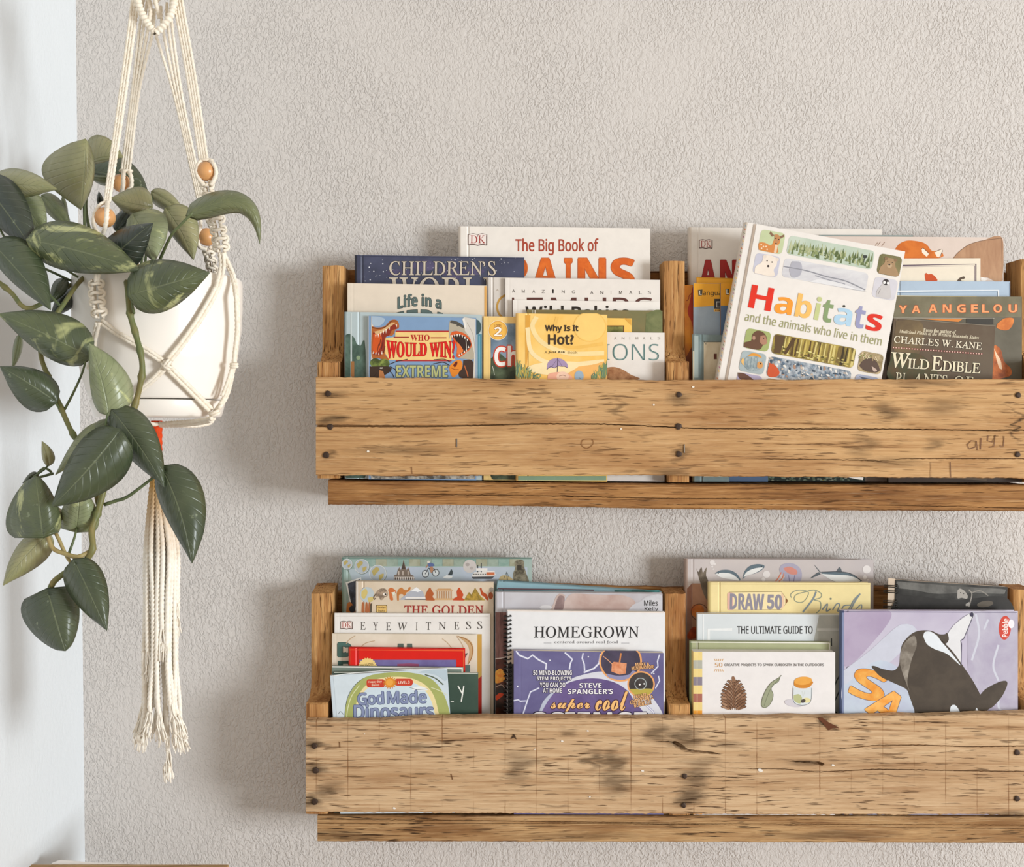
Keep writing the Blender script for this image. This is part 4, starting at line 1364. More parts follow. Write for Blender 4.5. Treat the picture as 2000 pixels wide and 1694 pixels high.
pr.line([(653, 1314), (933, 1315.6)], 1.5, '#cfd3c8')
pr.line([(894.5, 1340), (904, 1357)], 2.2, '#eef0ea')
pr.line([(906, 1340), (901, 1371)], 2.4, '#eef0ea')
pr.line([(884, 1370), (886, 1371)], 1.5, '#e4e6e0')
pr.line([(880, 1371), (886, 1371)], 1.2, '#e4e6e0')
pr.done(rt)
rt, pr = book('grey-green booklet with a white top edge, just under the red book', G_LL, (648, 905, 1301, 1304), 10, 3, '#77857b', None, False, hinge=0, name='booklet', cat='booklet')
pr.poly([(649, 1301.5), (904, 1304.5), (904, 1307.5), (649, 1304)], '#e6e5de')
pr.rect(901.5, 1307, 904, 1590, '#dfddd4')
pr.done(rt)
rt, pr = book('bright red hardback with a purple panel and a yellow notched seal', G_LL, (680, 908, 1266, 1269), 14, 10, '#d8190e', '#dd3317', True, hinge=.007)
pr.line([(683, 1269.5), (905, 1271.5)], 1.3, '#f06a3a')
pr.rect(702, 1289, 891, 1590, ink('#756fa4', .4, c2='#6a5f92', scale=30))
pts = []
for k in range(44):
    a = 2 * math.pi * k / 44
    r = 18.5 if k % 2 else 16.2
    pts.append((718 + r * math.cos(a), 1303 + r * math.sin(a)))
pr.poly(pts, '#eccf86')
pr.text('INCLUDES', 'bold', 704, 1296.5, 729, 1301, '#5d4a2c', rot=-8)
pr.poly([(776, 1297), (800, 1296), (818, 1297), (818, 1310), (776, 1310)], '#8f4a6a')
pr.line([(905.5, 1270), (905.5, 1590)], 1.6, '#ea6a34')
pr.done(rt)
rt, pr = book('wide cream paperback with big dark green capitals behind the red book', G_LL, (648, 932, 1238, 1240), 25, 4, ink('#e2d8c8', .4, c2='#d6cbb8', scale=14), None, False, hinge=.004)
pr.text('D', 'bold', 661, 1257, 686, 1282, '#4a6c64', offset=.05, edge=(.8, '#2c4540'))
pr.rect(676, 1265, 680, 1275, '#ddd4c4')
pr.poly([(777, 1257.5), (788, 1257.5), (791, 1290), (774, 1290)], '#5a6a62')
pr.poly([(795, 1257.5), (805, 1257.5), (808, 1290), (793, 1290)], '#5a6a62')
pr.poly([(914, 1276), (908, 1277), (902, 1290), (905, 1292)], '#5a6360')
pr.rect(660, 1291, 688, 1310, '#3f5e56')
pr.rect(670, 1297, 680, 1304, '#ddd4c4')
pr.rect(906, 1299, 918, 1313, '#5d746e')
for a in (((676, 1258), (682, 1250), (694, 1242)), ((706, 1263), (716, 1256), (732, 1252)), ((864, 1248), (874, 1256), (882, 1266)), ((892, 1243), (904, 1262), (906, 1284))):
    pr.line(a, 1.3, '#c2a684', 3)
pr.poly([(892, 1242), (908, 1246), (920, 1254), (925, 1268), (922, 1285), (914, 1296), (917, 1272), (910, 1256)], '#c7a477', 3)
pr.line([(894, 1243), (912, 1250), (922, 1263), (921, 1284), (914, 1298)], 1.5, '#9a6a3c', 3)
pr.done(rt)
rt, pr = book('white reference book with widely spaced thin serif capitals across the top', G_LL, (653, 957, 1198, 1199), 30, 5, '#e6e3df', '#d5d2cd', False, hinge=.005)
dk(pr, 665.5, 1213, 688.5, 1229.5)
for s, x, y in zip('EYEWITNESS', (709, 733.5, 759, 786, 814, 837, 864, 892, 915, 937), (1223, 1223.5, 1223.8, 1224, 1223.7, 1223.2, 1222.8, 1222.4, 1221.8, 1221.4)):
    w = {'I': 1.6, 'W': 9.6, 'N': 7.4}.get(s, 4.9)
    pr.text(s, 'serif', x - w, y - 7.5, x + w, y + 7.5, '#4b4743')
pr.rect(661, 1239, 941, 1590, ink('#a9a066', .4, c2='#c99a48', scale=12))
pr.poly([(930, 1330), (941, 1320), (941, 1590), (930, 1590)], '#a8281c')
pr.line([(656, 1204), (954, 1205)], .8, '#cfcac2')
pr.done(rt)
rt, pr = book('beige encyclopedia with a frieze of small animals and red serif capitals', G_LL, (694, 964, 1136, 1138), 36, 11, ink('#dccfbd', .36, c2='#cdbca4', scale=7), '#e9e2d8', True, hinge=.006)
pr.ell(717, 1162, 14, 15, '#b9c4c8')
pr.poly([(706, 1156), (714, 1150), (718, 1158), (712, 1170), (706, 1166)], '#cdbb74', 2)
pr.poly([(718, 1168), (728, 1166), (728, 1174), (720, 1176)], '#cdbb74', 2)
for x in (709, 716, 722):
    pr.poly([(x - 3, 1196), (x - 2, 1180), (x, 1176), (x + 2, 1180), (x + 3, 1196)], '#a9643c', 2)
pr.poly([(722, 1196), (722, 1182), (727, 1177), (726, 1196)], '#5d5040')
# raccoon
pr.poly([(734, 1166), (736, 1156), (744, 1150), (752, 1150), (757, 1156), (757, 1164), (750, 1168), (747, 1172), (743, 1172), (740, 1166)], ink('#b09a84', .4, c2='#7a6a5a', scale=200), 2)
pr.line([(735, 1160), (730, 1166), (731, 1171), (734, 1169)], 2.6, '#6b5a4a', 2)
pr.ell(752, 1161, 4, 3, '#efe6da')
pr.ell(753, 1161, 2, 1.6, '#2e2620')
pr.poly([(758, 1152), (764, 1148), (772, 1153), (774, 1158), (766, 1160), (768, 1172), (762, 1172), (760, 1160)], '#c9703a', 2)
pr.poly([(764, 1158), (772, 1156), (770, 1164)], '#dfe5d4')
# camel
pr.poly([(775, 1159), (778, 1152), (784, 1148), (788, 1151), (792, 1153), (797, 1152), (798, 1148), (802, 1147), (802, 1150), (799, 1155), (793, 1159), (791, 1172), (789, 1172), (788, 1162), (780, 1162), (779, 1173), (776, 1173)], '#c07a3c', 1.5)
# snowy mountain with a train at its foot
pr.poly([(780, 1172), (800, 1156), (813, 1147), (826, 1156), (832, 1172)], '#aeb2bc')
pr.poly([(802, 1155), (813, 1147), (823, 1154), (816, 1157), (811, 1155)], '#e8eaec')
pr.rect(792, 1167, 832, 1169.5, '#ece8e2')
pr.line([(790, 1171), (832, 1171.6)], 1, '#4d4a48')
# kneeling figure, temple, seated figure
pr.poly([(832, 1173), (831, 1164), (835, 1154), (840, 1148), (843, 1153), (847, 1160), (845, 1166), (849, 1173)], '#b05c2e', 1.5)
pr.poly([(850, 1154), (856, 1150), (880, 1150), (885, 1154)], '#c79a6a')
for k in range(7):
    pr.rect(853 + k * 4.5, 1155, 855.4 + k * 4.5, 1169, '#b98f68')
pr.rect(849, 1169, 886, 1172.5, '#cfa878')
pr.poly([(884, 1173), (888, 1168), (893, 1166), (892, 1156), (897, 1148), (901, 1154), (905, 1162), (903, 1168), (908, 1173)], '#c04a24', 1.5)
pr.poly([(906, 1173), (916, 1157), (921, 1162), (928, 1148), (938, 1164), (948, 1173)], ink('#b9973e', .4, c2='#7f6a2c', scale=160))
pr.poly([(937, 1150), (940, 1148), (943, 1156), (951, 1162), (954, 1172), (950, 1172), (946, 1166), (941, 1163)], '#b04a20', 1.5)
pr.ell(960, 1152, 4.5, 4.5, '#8f8478')
pr.ell(958.5, 1164, 4.5, 7, '#a4522a')
pr.rrect(734.5, 1182, 756, 1197, 2, '#4e3a26')
pr.rrect(735.6, 1183.1, 754.9, 1196, 1.5, '#e2bd72')
pr.text('Golden', 'bold', 738, 1184.5, 753, 1189, '#4a3420')
pr.text('Books', 'bold', 739, 1190.5, 752, 1195, '#4a3420')
pr.text('THE GOLDEN', 'serif', 790, 1183, 944, 1201, '#9c2420', offset=.014)
pr.done(rt)
rt, pr = book('tall teal atlas with globes, a castle and a cyclist along its top, at the back', G_LL, (667, 1039, 1089, 1091), 62, 16, ink('#a9b9b4', .36, c2='#93a9a2', scale=10), '#7f9a92', True, hinge=.004)
for k in range(15):
    x0 = 712 + k * 21.8
    if x0 + 21 < 1038:
        pr.rect(x0, 1091.5, x0 + 21.3, 1106, ink(['#97aca2', '#a5a894', '#9aa99c'][k % 3], .4, c2=['#7f9c92', '#96977f', '#8a9a8c'][k % 3], scale=60))
pr.poly([(680, 1112), (720, 1108), (1030, 1108), (1030, 1140), (690, 1140)], ink('#b3bccb', .38, c2='#a6b4ba', scale=12))
pr.rect(668, 1091, 1038, 1092.2, '#5d7d72')
for x, y, r in ((678, 1102, 9.5), (706.5, 1106.5, 13.5), (738, 1120.5, 16)):
    pr.ell(x + .8, y + 1, r + 1.2, r + 1.2, '#76837f')
    pr.ell(x, y, r + .8, r + .8, '#dfe2dd')
    pr.ell(x, y, r, r, '#aeb7be')
    pr.poly([(x - r * .75, y - r * .3), (x - r * .2, y - r * .8), (x + r * .2, y - r * .5), (x - r * .2, y), (x - r * .5, y + r * .3)], '#b5a465', 2)
    pr.poly([(x + r * .1, y + r * .2), (x + r * .7, y), (x + r * .6, y + r * .5), (x + r * .2, y + r * .8)], '#b5a465', 2)
# castle
pr.poly([(769, 1132), (770, 1124), (775, 1122), (777, 1112), (781, 1108), (783, 1114), (786, 1104), (788, 1093), (791, 1104), (794, 1114), (797, 1108), (800, 1114), (802, 1122), (808, 1125), (810, 1132)], '#7a6b5f')
pr.poly([(784, 1112), (788, 1097), (792, 1112)], '#4d4038')
pr.rect(770, 1127, 809, 1132.5, '#e6ddd4')
for k in range(9):
    pr.rect(771 + k * 4.3, 1128, 773 + k * 4.3, 1132.5, '#54463c')
for x in (778, 786, 796):
    pr.rect(x, 1116, x + 2, 1124, '#cdbfb2')
# cyclist
for x, y in ((831, 1121), (851, 1119)):
    pr.ell(x, y, 7, 7.5, '#3f4246')
    pr.ell(x, y, 5.6, 6, '#cfd4d4')
    pr.ell(x, y, 1, 1, '#3f4246', n=8)
pr.line([(831, 1121), (837, 1110), (848, 1111), (851, 1119)], 1.5, '#44474c')
pr.line([(838, 1110), (843, 1120)], 1.4, '#44474c')
pr.poly([(834, 1104), (838, 1099), (846, 1101), (849, 1105), (843, 1107), (838, 1107)], '#5a6a96', 2)
pr.ell(837, 1098, 2.8, 2.4, '#d9d2c6')
pr.poly([(840, 1107), (845, 1107), (846, 1115), (842, 1119), (840, 1113)], '#b08060', 2)
pr.line([(836, 1103), (832, 1110)], 1.8, '#b08060')
# whale-tail, moon, steamer, figurehead
pr.poly([(865, 1128), (872, 1124), (876, 1124), (884, 1126), (880, 1130), (870, 1130)], '#e6e8e6', 2)
pr.poly([(874, 1124), (878, 1118), (881, 1112), (884, 1116), (883, 1123)], '#3d474a', 1.5)
pr.ell(917.5, 1106.5, 13, 13, '#c9c3bf')
pr.ell(913, 1103, 4, 3.5, '#aaa29e')
pr.ell(921, 1110, 3.5, 3, '#b3aba7')
pr.poly([(921, 1126), (930, 1128), (960, 1127), (968, 1123), (966, 1116), (950, 1115), (926, 1118)], '#e6e2dc')
pr.poly([(921, 1127), (966, 1126), (960, 1131), (924, 1131)], '#4d4f52')
pr.rect(932, 1104, 934, 1118, '#3d4042')
pr.rect(939, 1100, 941, 1118, '#3d4042')
pr.rect(930, 1110, 952, 1115, '#eae6e0')
for k in range(6):
    pr.rect(924 + k * 4.5, 1121, 927 + k * 4.5, 1123, '#6d6a66')
pr.rect(950, 1118, 966, 1124, '#c9714a')
pr.poly([(972, 1136), (978, 1126), (988, 1124), (1000, 1130), (1000, 1136)], '#b9a67a', 2)
pr.line([(991, 1136), (990, 1118)], 1.6, '#3d4a4c')
pr.line([(984, 1130), (990, 1117), (994, 1128)], 1, '#3d4a4c')
pr.poly([(1003, 1140), (1002, 1122), (1006, 1110), (1005, 1098), (1012, 1094), (1022, 1095), (1024, 1108), (1028, 1120), (1032, 1140)], ink('#8a8470', .4, c2='#4f4a3c', scale=160), 2)
pr.poly([(1010, 1104), (1018, 1104), (1019, 1114), (1010, 1114)], '#3d382e')
pr.poly([(675, 1138), (705, 1128), (707, 1140), (693, 1200), (684, 1180), (680, 1160)], '#eef0ee')
pr.poly([(679, 1140), (704, 1131), (704, 1150), (691, 1200), (686, 1180), (682, 1160)], ink('#4d5464', .4, c2='#23262e', scale=100))
pr.poly([(676, 1196), (678, 1180), (684, 1176), (690, 1184), (694, 1196)], '#c77a34', 2)
pr.ell(688, 1190, 6, 7, '#33353c')
pr.done(rt)

rt, pr = book('purple-blue science book with lightning and copper circles, front of the left bay', G_LL, (1003, 1296, 1271, 1276), 0, 11, ink('#5f5a86', .36, c2='#6d6a94', scale=16), None, False, hinge=.008)
pr.poly([(1070, 1420), (1078, 1360), (1110, 1330), (1140, 1318), (1180, 1312), (1230, 1320), (1262, 1345), (1285, 1420)], '#d6d8e2', 5)
pr.poly([(1046, 1420), (1060, 1372), (1090, 1345), (1078, 1375), (1060, 1420)], '#b9c0d4', 4)
pr.poly([(1044, 1420), (1070, 1370), (1096, 1342), (1130, 1328), (1170, 1326), (1210, 1338), (1236, 1365), (1252, 1420)], ink('#5e4f80', .36, c2='#6f5f92', scale=26), 5)
BL_ = '#e9ebf4'
for pts, w in (([(1008, 1272), (1014, 1280), (1031, 1287), (1040, 1280), (1052, 1289), (1067, 1297), (1066, 1308)], 2.2), ([(1103, 1275), (1109, 1280), (1118, 1288), (1114, 1296), (1112, 1308)], 2.0),
               ([(1139, 1276), (1137, 1286), (1141, 1298), (1142, 1312)], 1.8), ([(1173, 1278), (1170, 1296), (1160, 1306), (1140, 1314)], 2.4), ([(1288, 1279), (1284, 1292), (1285, 1302), (1272, 1316)], 1.4),
               ([(1003, 1369), (1012, 1367), (1016, 1370), (1030, 1369), (1036, 1352), (1053, 1344)], 1.6), ([(1030, 1369), (1020, 1400)], 1.6), ([(1280, 1345), (1288, 1330), (1286, 1320)], 1.2), ([(1262, 1378), (1275, 1390), (1280, 1402)], 2)):
    pr.line(pts, w + 2.2, '#9d9fc4')
    pr.line(pts, w, BL_)
for x, y in ((1074, 1290), (1149, 1283), (1011, 1341), (1277, 1316)):
    pr.ell(x, y, 1.5, 1.5, '#e9ebf4', n=8)
pr.ell(1212, 1292, 42, 40, '#e9a76a')
pr.ell(1212, 1292, 38.5, 36.5, ink('#4d465c', .36, c2='#3f3b4c', scale=30))
pr.poly([(1195, 1296), (1199, 1293), (1224, 1296), (1222, 1316), (1210, 1318), (1194, 1312)], ink('#c9784f', .3, c2='#e2a07a', scale=90))
pr.poly([(1184, 1316), (1205, 1320), (1228, 1318), (1236, 1310), (1246, 1318), (1216, 1328), (1190, 1324)], '#8f8fb4', 3)
pr.line([(1213, 1276), (1210, 1294)], 3, '#c9844f')
pr.line([(1178, 1282), (1188, 1290), (1196, 1298)], 1.4, '#dca27a')
pr.ell(1252, 1337, 27, 26, '#e9a76a')
pr.ell(1252, 1337, 24, 23, ink('#4a4544', .36, c2='#3a3636', scale=40))
pr.poly([(1230, 1346), (1274, 1346), (1268, 1356), (1252, 1360), (1238, 1356)], '#b9a94c', 3)
pr.ring(1251, 1336, 11, 1.6, '#a9b2b2')
pr.ell(1249.5, 1337.5, 1.8, 1.8, '#f2f4f2', n=10)
pr.ell(1258, 1336, 1.5, 1.5, '#f2f4f2', n=10)
for s, a, b, y in (('50 MIND-BLOWING', 1041.5, 1117, 1310), ('STEM PROJECTS', 1048.5, 1115.5, 1322), ('YOU CAN DO', 1054.5, 1104, 1333.5), ('AT HOME', 1060.5, 1097, 1344.5)):
    pr.text(s, 'bold', a, y, b, y + 9, '#f0eef0', edge=(1.0, '#332f4a'))
pr.text('STEVE', 'bold', 1131.5, 1334.5, 1175, 1344, '#f0eef0', edge=(.9, '#3b3358'))
pr.text('SPANGLER\u2019S', 'bold', 1109, 1346, 1197, 1356, '#f0eef0', edge=(.9, '#3b3358'))
pr.text('super', 'script', 1076, 1366, 1152, 1393, '#f2bf7c', edge=(1.6, '#4a2a30'), offset=.012)
pr.text('cool', 'script', 1163, 1351, 1226, 1388, '#f2bf7c', edge=(1.6, '#4a2a30'), offset=.012)
pr.text('SCIENCE', 'bold', 1040, 1392, 1262, 1430, '#f2f0f2', edge=(2.0, '#2e2840'), offset=.02)
pr.text('MAKE A', 'bold', 1241, 1294.5, 1268, 1300.5, '#f0bc84', rot=-2, edge=(.6, '#4a2a22'))
pr.text('MINI MOTOR!', 'bold', 1233.5, 1300.5, 1277.5, 1307.5, '#f0bc84', rot=-4, edge=(.6, '#4a2a22'))
pr.text('CREATE', 'bold', 1237, 1356, 1263, 1363, '#f0bc84', rot=-9, edge=(.6, '#4a2a22'))
pr.text('UNPOPPABLE', 'bold', 1230, 1362.5, 1276, 1371, '#f0bc84', rot=-15, edge=(.6, '#4a2a22'))
pr.text('BUBBLES!', 'bold', 1238, 1370.5, 1272, 1379, '#f0bc84', rot=-12, edge=(.6, '#4a2a22'))
pr.done(rt)

rt, pr = book('white spiral-bound cookbook with black wire coil and dark serif capitals', G_LL, (991, 1299, 1192, 1196), 12.5, 9, '#e4e5e7', None, False, hinge=0, name='spiral_cookbook')
pr.text('HOMEGROWN', 'serif', 1043, 1224, 1248, 1246, '#262628', offset=.006)
pr.text('centered around real food', 'serif', 1083, 1251.5, 1207.5, 1258.5, '#55565a')
pr.line([(1062, 1256.3), (1077, 1256.3)], .8, '#8a8b90')
pr.line([(1213.5, 1256.5), (1229, 1256.5)], .8, '#8a8b90')
pr.line([(991, 1193), (1298, 1197)], 2.2, '#e9ded6')
pr.rect(991.5, 1297, 1003, 1592, '#2b2622')
pr.rect(991.5, 1270, 1003, 1297, '#d9c5b0')
pr.done(rt)
mb = MB()
dd = 1.518 + .0125
for k in range(34):
    y = 1203 + k * 8.35
    pts = []
    for j in range(13):
        a = -math.pi * .62 + j / 12 * math.pi * 1.72
        c = P(991.5, y - 1.0 + 3.5 * j / 12, dd + .0045)
        pts.append(Vector((c.x - .0062 * math.sin(a)  + .0004, c.y - .0078 * math.cos(a), c.z)))
    mb.tube(pts, .0008, 6)
    h = P(997.2, y, dd)
    mb.ball((h.x, dd - .0004, h.z), .0014, 8, 5)
mb.build('wire_coil', plain('black_wire', '#1d1b1b', .35, .5), rt, True)

rt, pr = book('hardback with smoky grey sky on top and lava colours down its spine', G_LL, (967, 1294, 1157, 1160), 26, 14, ink('#c3c3c9', .3, c2='#b4afb4', scale=9), '#c9c9cf', True, hinge=.006)
pr.poly([(1066, 1196), (1080, 1182), (1084, 1170), (1092, 1160), (1104, 1163), (1102, 1175), (1116, 1160.5), (1150, 1161), (1180, 1162), (1216, 1163), (1240, 1175), (1228, 1196)], ink('#b39a92', .3, c2='#c4b2ac', scale=26), 5)
pr.poly([(1082, 1192), (1086, 1176), (1092, 1164), (1102, 1166), (1102, 1180), (1098, 1192)], ink('#85706f', .3, c2='#9b8583', scale=70), 3)
pr.poly([(1226, 1194), (1236, 1182), (1252, 1174), (1262, 1166), (1292, 1163), (1292, 1196)], ink('#cdcdd2', .3, c2='#bdbcc2', scale=30), 5)
pr.ell(1066, 1187, 12, 5, '#d3d1d3')
pr.text('Miles', 'noto', 1258, 1172.5, 1284.5, 1183.5, '#2e2b2b', offset=.02)
pr.text('Kelly', 'noto', 1259, 1185.5, 1285.5, 1195, '#2e2b2b', offset=.02)
pr.poly([(967.5, 1196), (989, 1196), (989, 1400), (967.5, 1400)], ink('#8a625c', .3, c2='#5d3b38', scale=60, stretch=(3, 1, .5)))
pr.poly([(967.5, 1288), (989, 1285), (989, 1590), (967.5, 1590)], ink('#5a2a1c', .3, c2='#231712', scale=60))
pr.poly([(967.5, 1312), (978, 1306), (986, 1318), (984, 1330), (967.5, 1334)], ink('#e8862c', .3, c2='#f0b84c', scale=120), 3)
pr.line([(967, 1287), (978, 1286), (989, 1283)], 2, '#d3c4bd', 3)
pr.line([(968, 1342), (980, 1338), (986, 1346)], 1.6, '#b99a8c', 3)
pr.poly([(967.5, 1360), (976, 1354), (984, 1357), (970, 1368)], '#d9461c', 2)
pr.done(rt)
rt, pr = book('teal-backed hardback sloping down to the right behind the smoky cover', G_LL, [(970, 1134), (1292, 1156), (1278, 1564), (951, 1558)], 48.5, 11, ink('#7f9ba2', .32, c2='#6d8a92', scale=14), '#8fb0b8', True, hinge=.004)
pr.poly([(972, 1136), (1130, 1147), (1290, 1157.5), (1290, 1160), (970, 1150)], '#8fb2bd')
pr.line([(972, 1150), (1110, 1152), (1160, 1153)], 2.4, '#6b4f55')
pr.rect(1200, 1153, 1288, 1200, ink('#4d8a86', .32, c2='#34605e', scale=60))
pr.done(rt)

# ---- lower shelf, right bay
rt, pr = book('white nature-project book with a colour-banded spine, pinecone, leaf and jar', G_LR, (1354, 1631, 1273, 1274), 0, 16, '#e7e4e3', '#f0d692', False, hinge=0, pages=ink('#e9e6e0'))
for k, c in enumerate(('#ecd48a', '#b3b3a6', '#ecd48a', '#8a8290', '#ecd48a', '#a96a5a', '#ecd48a', '#e9a03a')):
    y = 1273.5 + k * 16.4
    pr.rect(1354.4, y, 1371.5, y + 16.4 if k < 7 else 1600, c)
    pr.rect(1361, y, 1362, y + 16.4, '#f3e6c0')
for a in range(-2, 3):
    for sg in (1, -1):
        x = 1404 + a * 3.2
        pr.line([(x, 1299.5 - sg * 8), (1404 + a * 4.4, 1299.5 - sg * 12.5)], 1.0, '#d9a868')
pr.text('50', 'noto', 1396.5, 1295, 1411, 1303, '#d3a064', offset=.01)
pr.text('CREATIVE PROJECTS TO SPARK CURIOSITY IN THE OUTDOORS', 'noto', 1415, 1296.5, 1609, 1302.5, '#4d4a46', offset=.014)
# pinecone
rnd = random.Random(3)
pr.poly([(1430, 1332), (1442, 1334), (1450, 1350), (1454, 1366), (1452, 1380), (1436, 1383), (1416, 1380), (1412, 1364), (1420, 1346)], '#7a563e', 3)
for r in range(9):
    y = 1330 + r * 6.2
    wdt = 6 + 17 * math.sin(math.pi * min(1, (r + 1) / 7.5) * .62)
    for sg in (-1, 1):
        for f in (1.0, .55, .2):
            x = 1433 + sg * wdt * f
            pr.poly([(1433 + sg * wdt * f * .35, y + 4), (x, y - 2), (x + sg * 3, y + 1), (x - sg * 1, y + 4), (1433 + sg * wdt * f * .4, y + 8)], rnd.choice(['#8f6a50', '#7a563c', '#a37f64']), 0)
            pr.line([(1433 + sg * wdt * f * .35, y + 4), (x, y - 2), (x + sg * 3, y + 1), (x - sg * 1, y + 4)], .9, '#3f2a20')
pr.poly([(1431, 1334), (1429, 1324), (1433, 1321), (1437, 1330)], '#8f6a50', 2)
# leaf
pr.poly([(1524, 1321), (1520, 1332), (1511, 1337), (1506, 1346), (1510, 1356), (1508, 1368), (1502, 1378), (1493, 1383), (1487, 1378), (1489, 1364), (1496, 1348), (1506, 1334), (1518, 1326)], '#9a9f84', 3)
pr.line([(1526, 1319), (1518, 1330), (1506, 1344), (1498, 1362), (1492, 1380)], 1, '#6f755c', 3)
pr.line([(1524, 1321), (1520, 1332), (1511, 1337), (1506, 1346), (1510, 1356), (1508, 1368), (1502, 1378), (1493, 1383), (1487, 1378), (1489, 1364), (1496, 1348), (1506, 1334), (1520, 1325)], .9, '#585f48', 3)
# jar
pr.ell(1550, 1374, 18, 7, '#cfcbd2', 10)
pr.poly([(1549, 1340), (1549, 1366), (1554, 1375), (1568, 1378), (1580, 1374), (1584, 1366), (1584, 1342)], '#d9e0e3', 3)
pr.poly([(1550, 1358), (1560, 1356), (1566, 1362), (1564, 1374), (1554, 1372), (1550, 1366)], '#b9be8c', 3)
pr.ell(1575, 1368, 8, 5, '#e0d8a0')
pr.ell(1568.5, 1369.5, 5, 3.5, '#4f463f', -20)
pr.line([(1566, 1350), (1568, 1362), (1572, 1350)], 1, '#c3ccc4')
pr.line([(1549, 1344), (1549, 1366), (1554, 1375), (1568, 1378), (1580, 1374), (1584, 1366), (1585, 1344)], 1, '#5d6468', 3)
pr.poly([(1551, 1330), (1551, 1339), (1560, 1344), (1576, 1344), (1585, 1338), (1586, 1330)], '#cf862a', 3)
pr.ell(1568.5, 1330, 17.5, 8, '#e5a54a', -4)
pr.done(rt)
rt, pr = book('olive green hardback with a white rim just above the pinecone book', G_LR, (1347, 1622, 1253, 1255), 17, 8, '#a9ad88', '#8f9c74', True, hinge=.006)
pr.line([(1349, 1254.5), (1620, 1256.5)], 1.8, '#eceade')
pr.rect(1360.5, 1256, 1362.5, 1600, '#e0dfcc')
pr.line([(1620.5, 1256), (1620.5, 1600)], 1.6, '#e6e4d8')
pr.done(rt)
rt, pr = book('pale grey-blue guide with condensed black capitals below the yellow bird book', G_LR, (1362, 1650, 1199, 1201), 26, 10, ink('#d9dee0', .34, c2='#cfd6d9', scale=9), '#cfd8da', False, hinge=0)
pr.poly([(1600, 1202), (1650, 1202), (1650, 1590), (1576, 1590), (1590, 1250)], ink('#b9b8ae', .34, c2='#a7a9a2', scale=20))
pr.rect(1373, 1200, 1375, 1590, '#e9edee')
pr.line([(1430, 1230), (1384, 1230), (1384, 1300)], 6, '#e9ecec')
pr.line([(1596, 1230), (1650, 1230)], 5, '#c9cac4')
pr.text('THE ULTIMATE GUIDE TO', 'noto', 1440, 1223.5, 1587, 1238, '#2a2b2c', offset=.02)
for a in (((1626, 1350), (1634, 1330), (1642, 1316)), ((1622, 1382), (1632, 1366), (1644, 1340)), ((1624, 1247), (1624, 1262)), ((1627, 1386), (1640, 1400))):
    pr.line(a, 2.4, '#3f4442')
pr.done(rt)
rt, pr = book('pale yellow drawing book of birds with a pencil-shaped label and script title', G_LR, (1384, 1700, 1138, 1139), 37, 13, '#ead9a0', '#efdf9f', True, hinge=.010)
pr.poly([(1424, 1157), (1526, 1156), (1539, 1174), (1526, 1191), (1424, 1192)], '#f0dfae')
pr.line([(1424, 1157), (1526, 1156), (1539, 1174), (1526, 1191), (1424, 1192)], .9, '#8a7a4a')
pr.rrect(1420.5, 1157.5, 1432, 1192, 4, '#e0b3a4')
pr.poly([(1526, 1157), (1532, 1165), (1532, 1184), (1526, 1191)], '#e9c6a4')
pr.poly([(1534, 1168), (1539, 1174), (1534, 1181)], '#8a5a34')
pr.text('DRAW', 'bold', 1426, 1160.5, 1492, 1190.5, '#8f8b97', rot=1, offset=.03)
pr.text('50', 'bold', 1499, 1162, 1527, 1190, '#8f8b97', rot=1, offset=.03)
pr.line([(1546, 1168), (1544, 1162), (1550, 1156), (1562, 1153), (1578, 1156), (1577, 1166), (1568, 1176), (1556, 1176), (1551, 1170), (1555, 1162), (1570, 1157)], 1.5, '#8d9682', 2)
pr.line([(1594, 1156), (1588, 1170), (1576, 1186), (1568, 1196)], 3.2, '#7f8d94', 2)
pr.line([(1570, 1157), (1590, 1153), (1604, 1160), (1602, 1168), (1590, 1172), (1602, 1176), (1602, 1190), (1594, 1198)], 1.8, '#8d9682', 2)
pr.line([(1606, 1191), (1616, 1180), (1614, 1194), (1622, 1190)], 2.4, '#7f8d94', 2)
pr.ell(1622.5, 1170, 2, 2, '#6f7a70')
pr.line([(1626, 1192), (1634, 1180), (1640, 1181), (1636, 1194), (1646, 1191)], 2.2, '#7f8d94', 2)
pr.line([(1660, 1182), (1648, 1184), (1644, 1194), (1656, 1192), (1668, 1172), (1680, 1160)], 2.2, '#7f8d94', 2)
pr.line([(1680, 1160), (1668, 1178), (1661, 1194), (1668, 1193)], 2.6, '#7f8d94', 2)
pr.line([(1670, 1192), (1682, 1181), (1682, 1190), (1674, 1195)], 1.8, '#7f8d94', 2)
pr.line([(1386, 1141), (1699, 1142)], .8, '#c7b57c')
pr.done(rt)
rt, pr = book('tall grey sea-life book with fish and a jellyfish along its top', G_LR, (1338, 1706, 1092, 1094), 62, 16, ink('#c6bebb', .34, c2='#bdb6b6', scale=8), '#b9a59a', True, hinge=.006)
pr.poly([(1352, 1140), (1384, 1140), (1384, 1600), (1352, 1600)], ink('#b98f74', .34, c2='#a3785c', scale=16))
pr.poly([(1342, 1150), (1351, 1140), (1351, 1600), (1342, 1600)], ink('#a37c66', .34, c2='#8a5e48', scale=16))
pr.poly([(1360, 1110), (1364, 1118), (1370, 1108), (1373, 1119), (1380, 1109), (1379, 1124), (1384, 1140), (1384, 1175), (1374, 1160), (1368, 1140)], ink('#7a6f60', .34, c2='#544a3e', scale=60), 3)
pr.ell(1362, 1193, 13, 13, ink('#cf7f38', .34, c2='#b05c24', scale=50))
pr.ring(1366, 1196, 16, 1.4, '#5a3a22')
pr.poly([(1342, 1240), (1352, 1226), (1362, 1228), (1360, 1246), (1344, 1248)], ink('#c4521f', .34, c2='#8a3416', scale=70), 3)
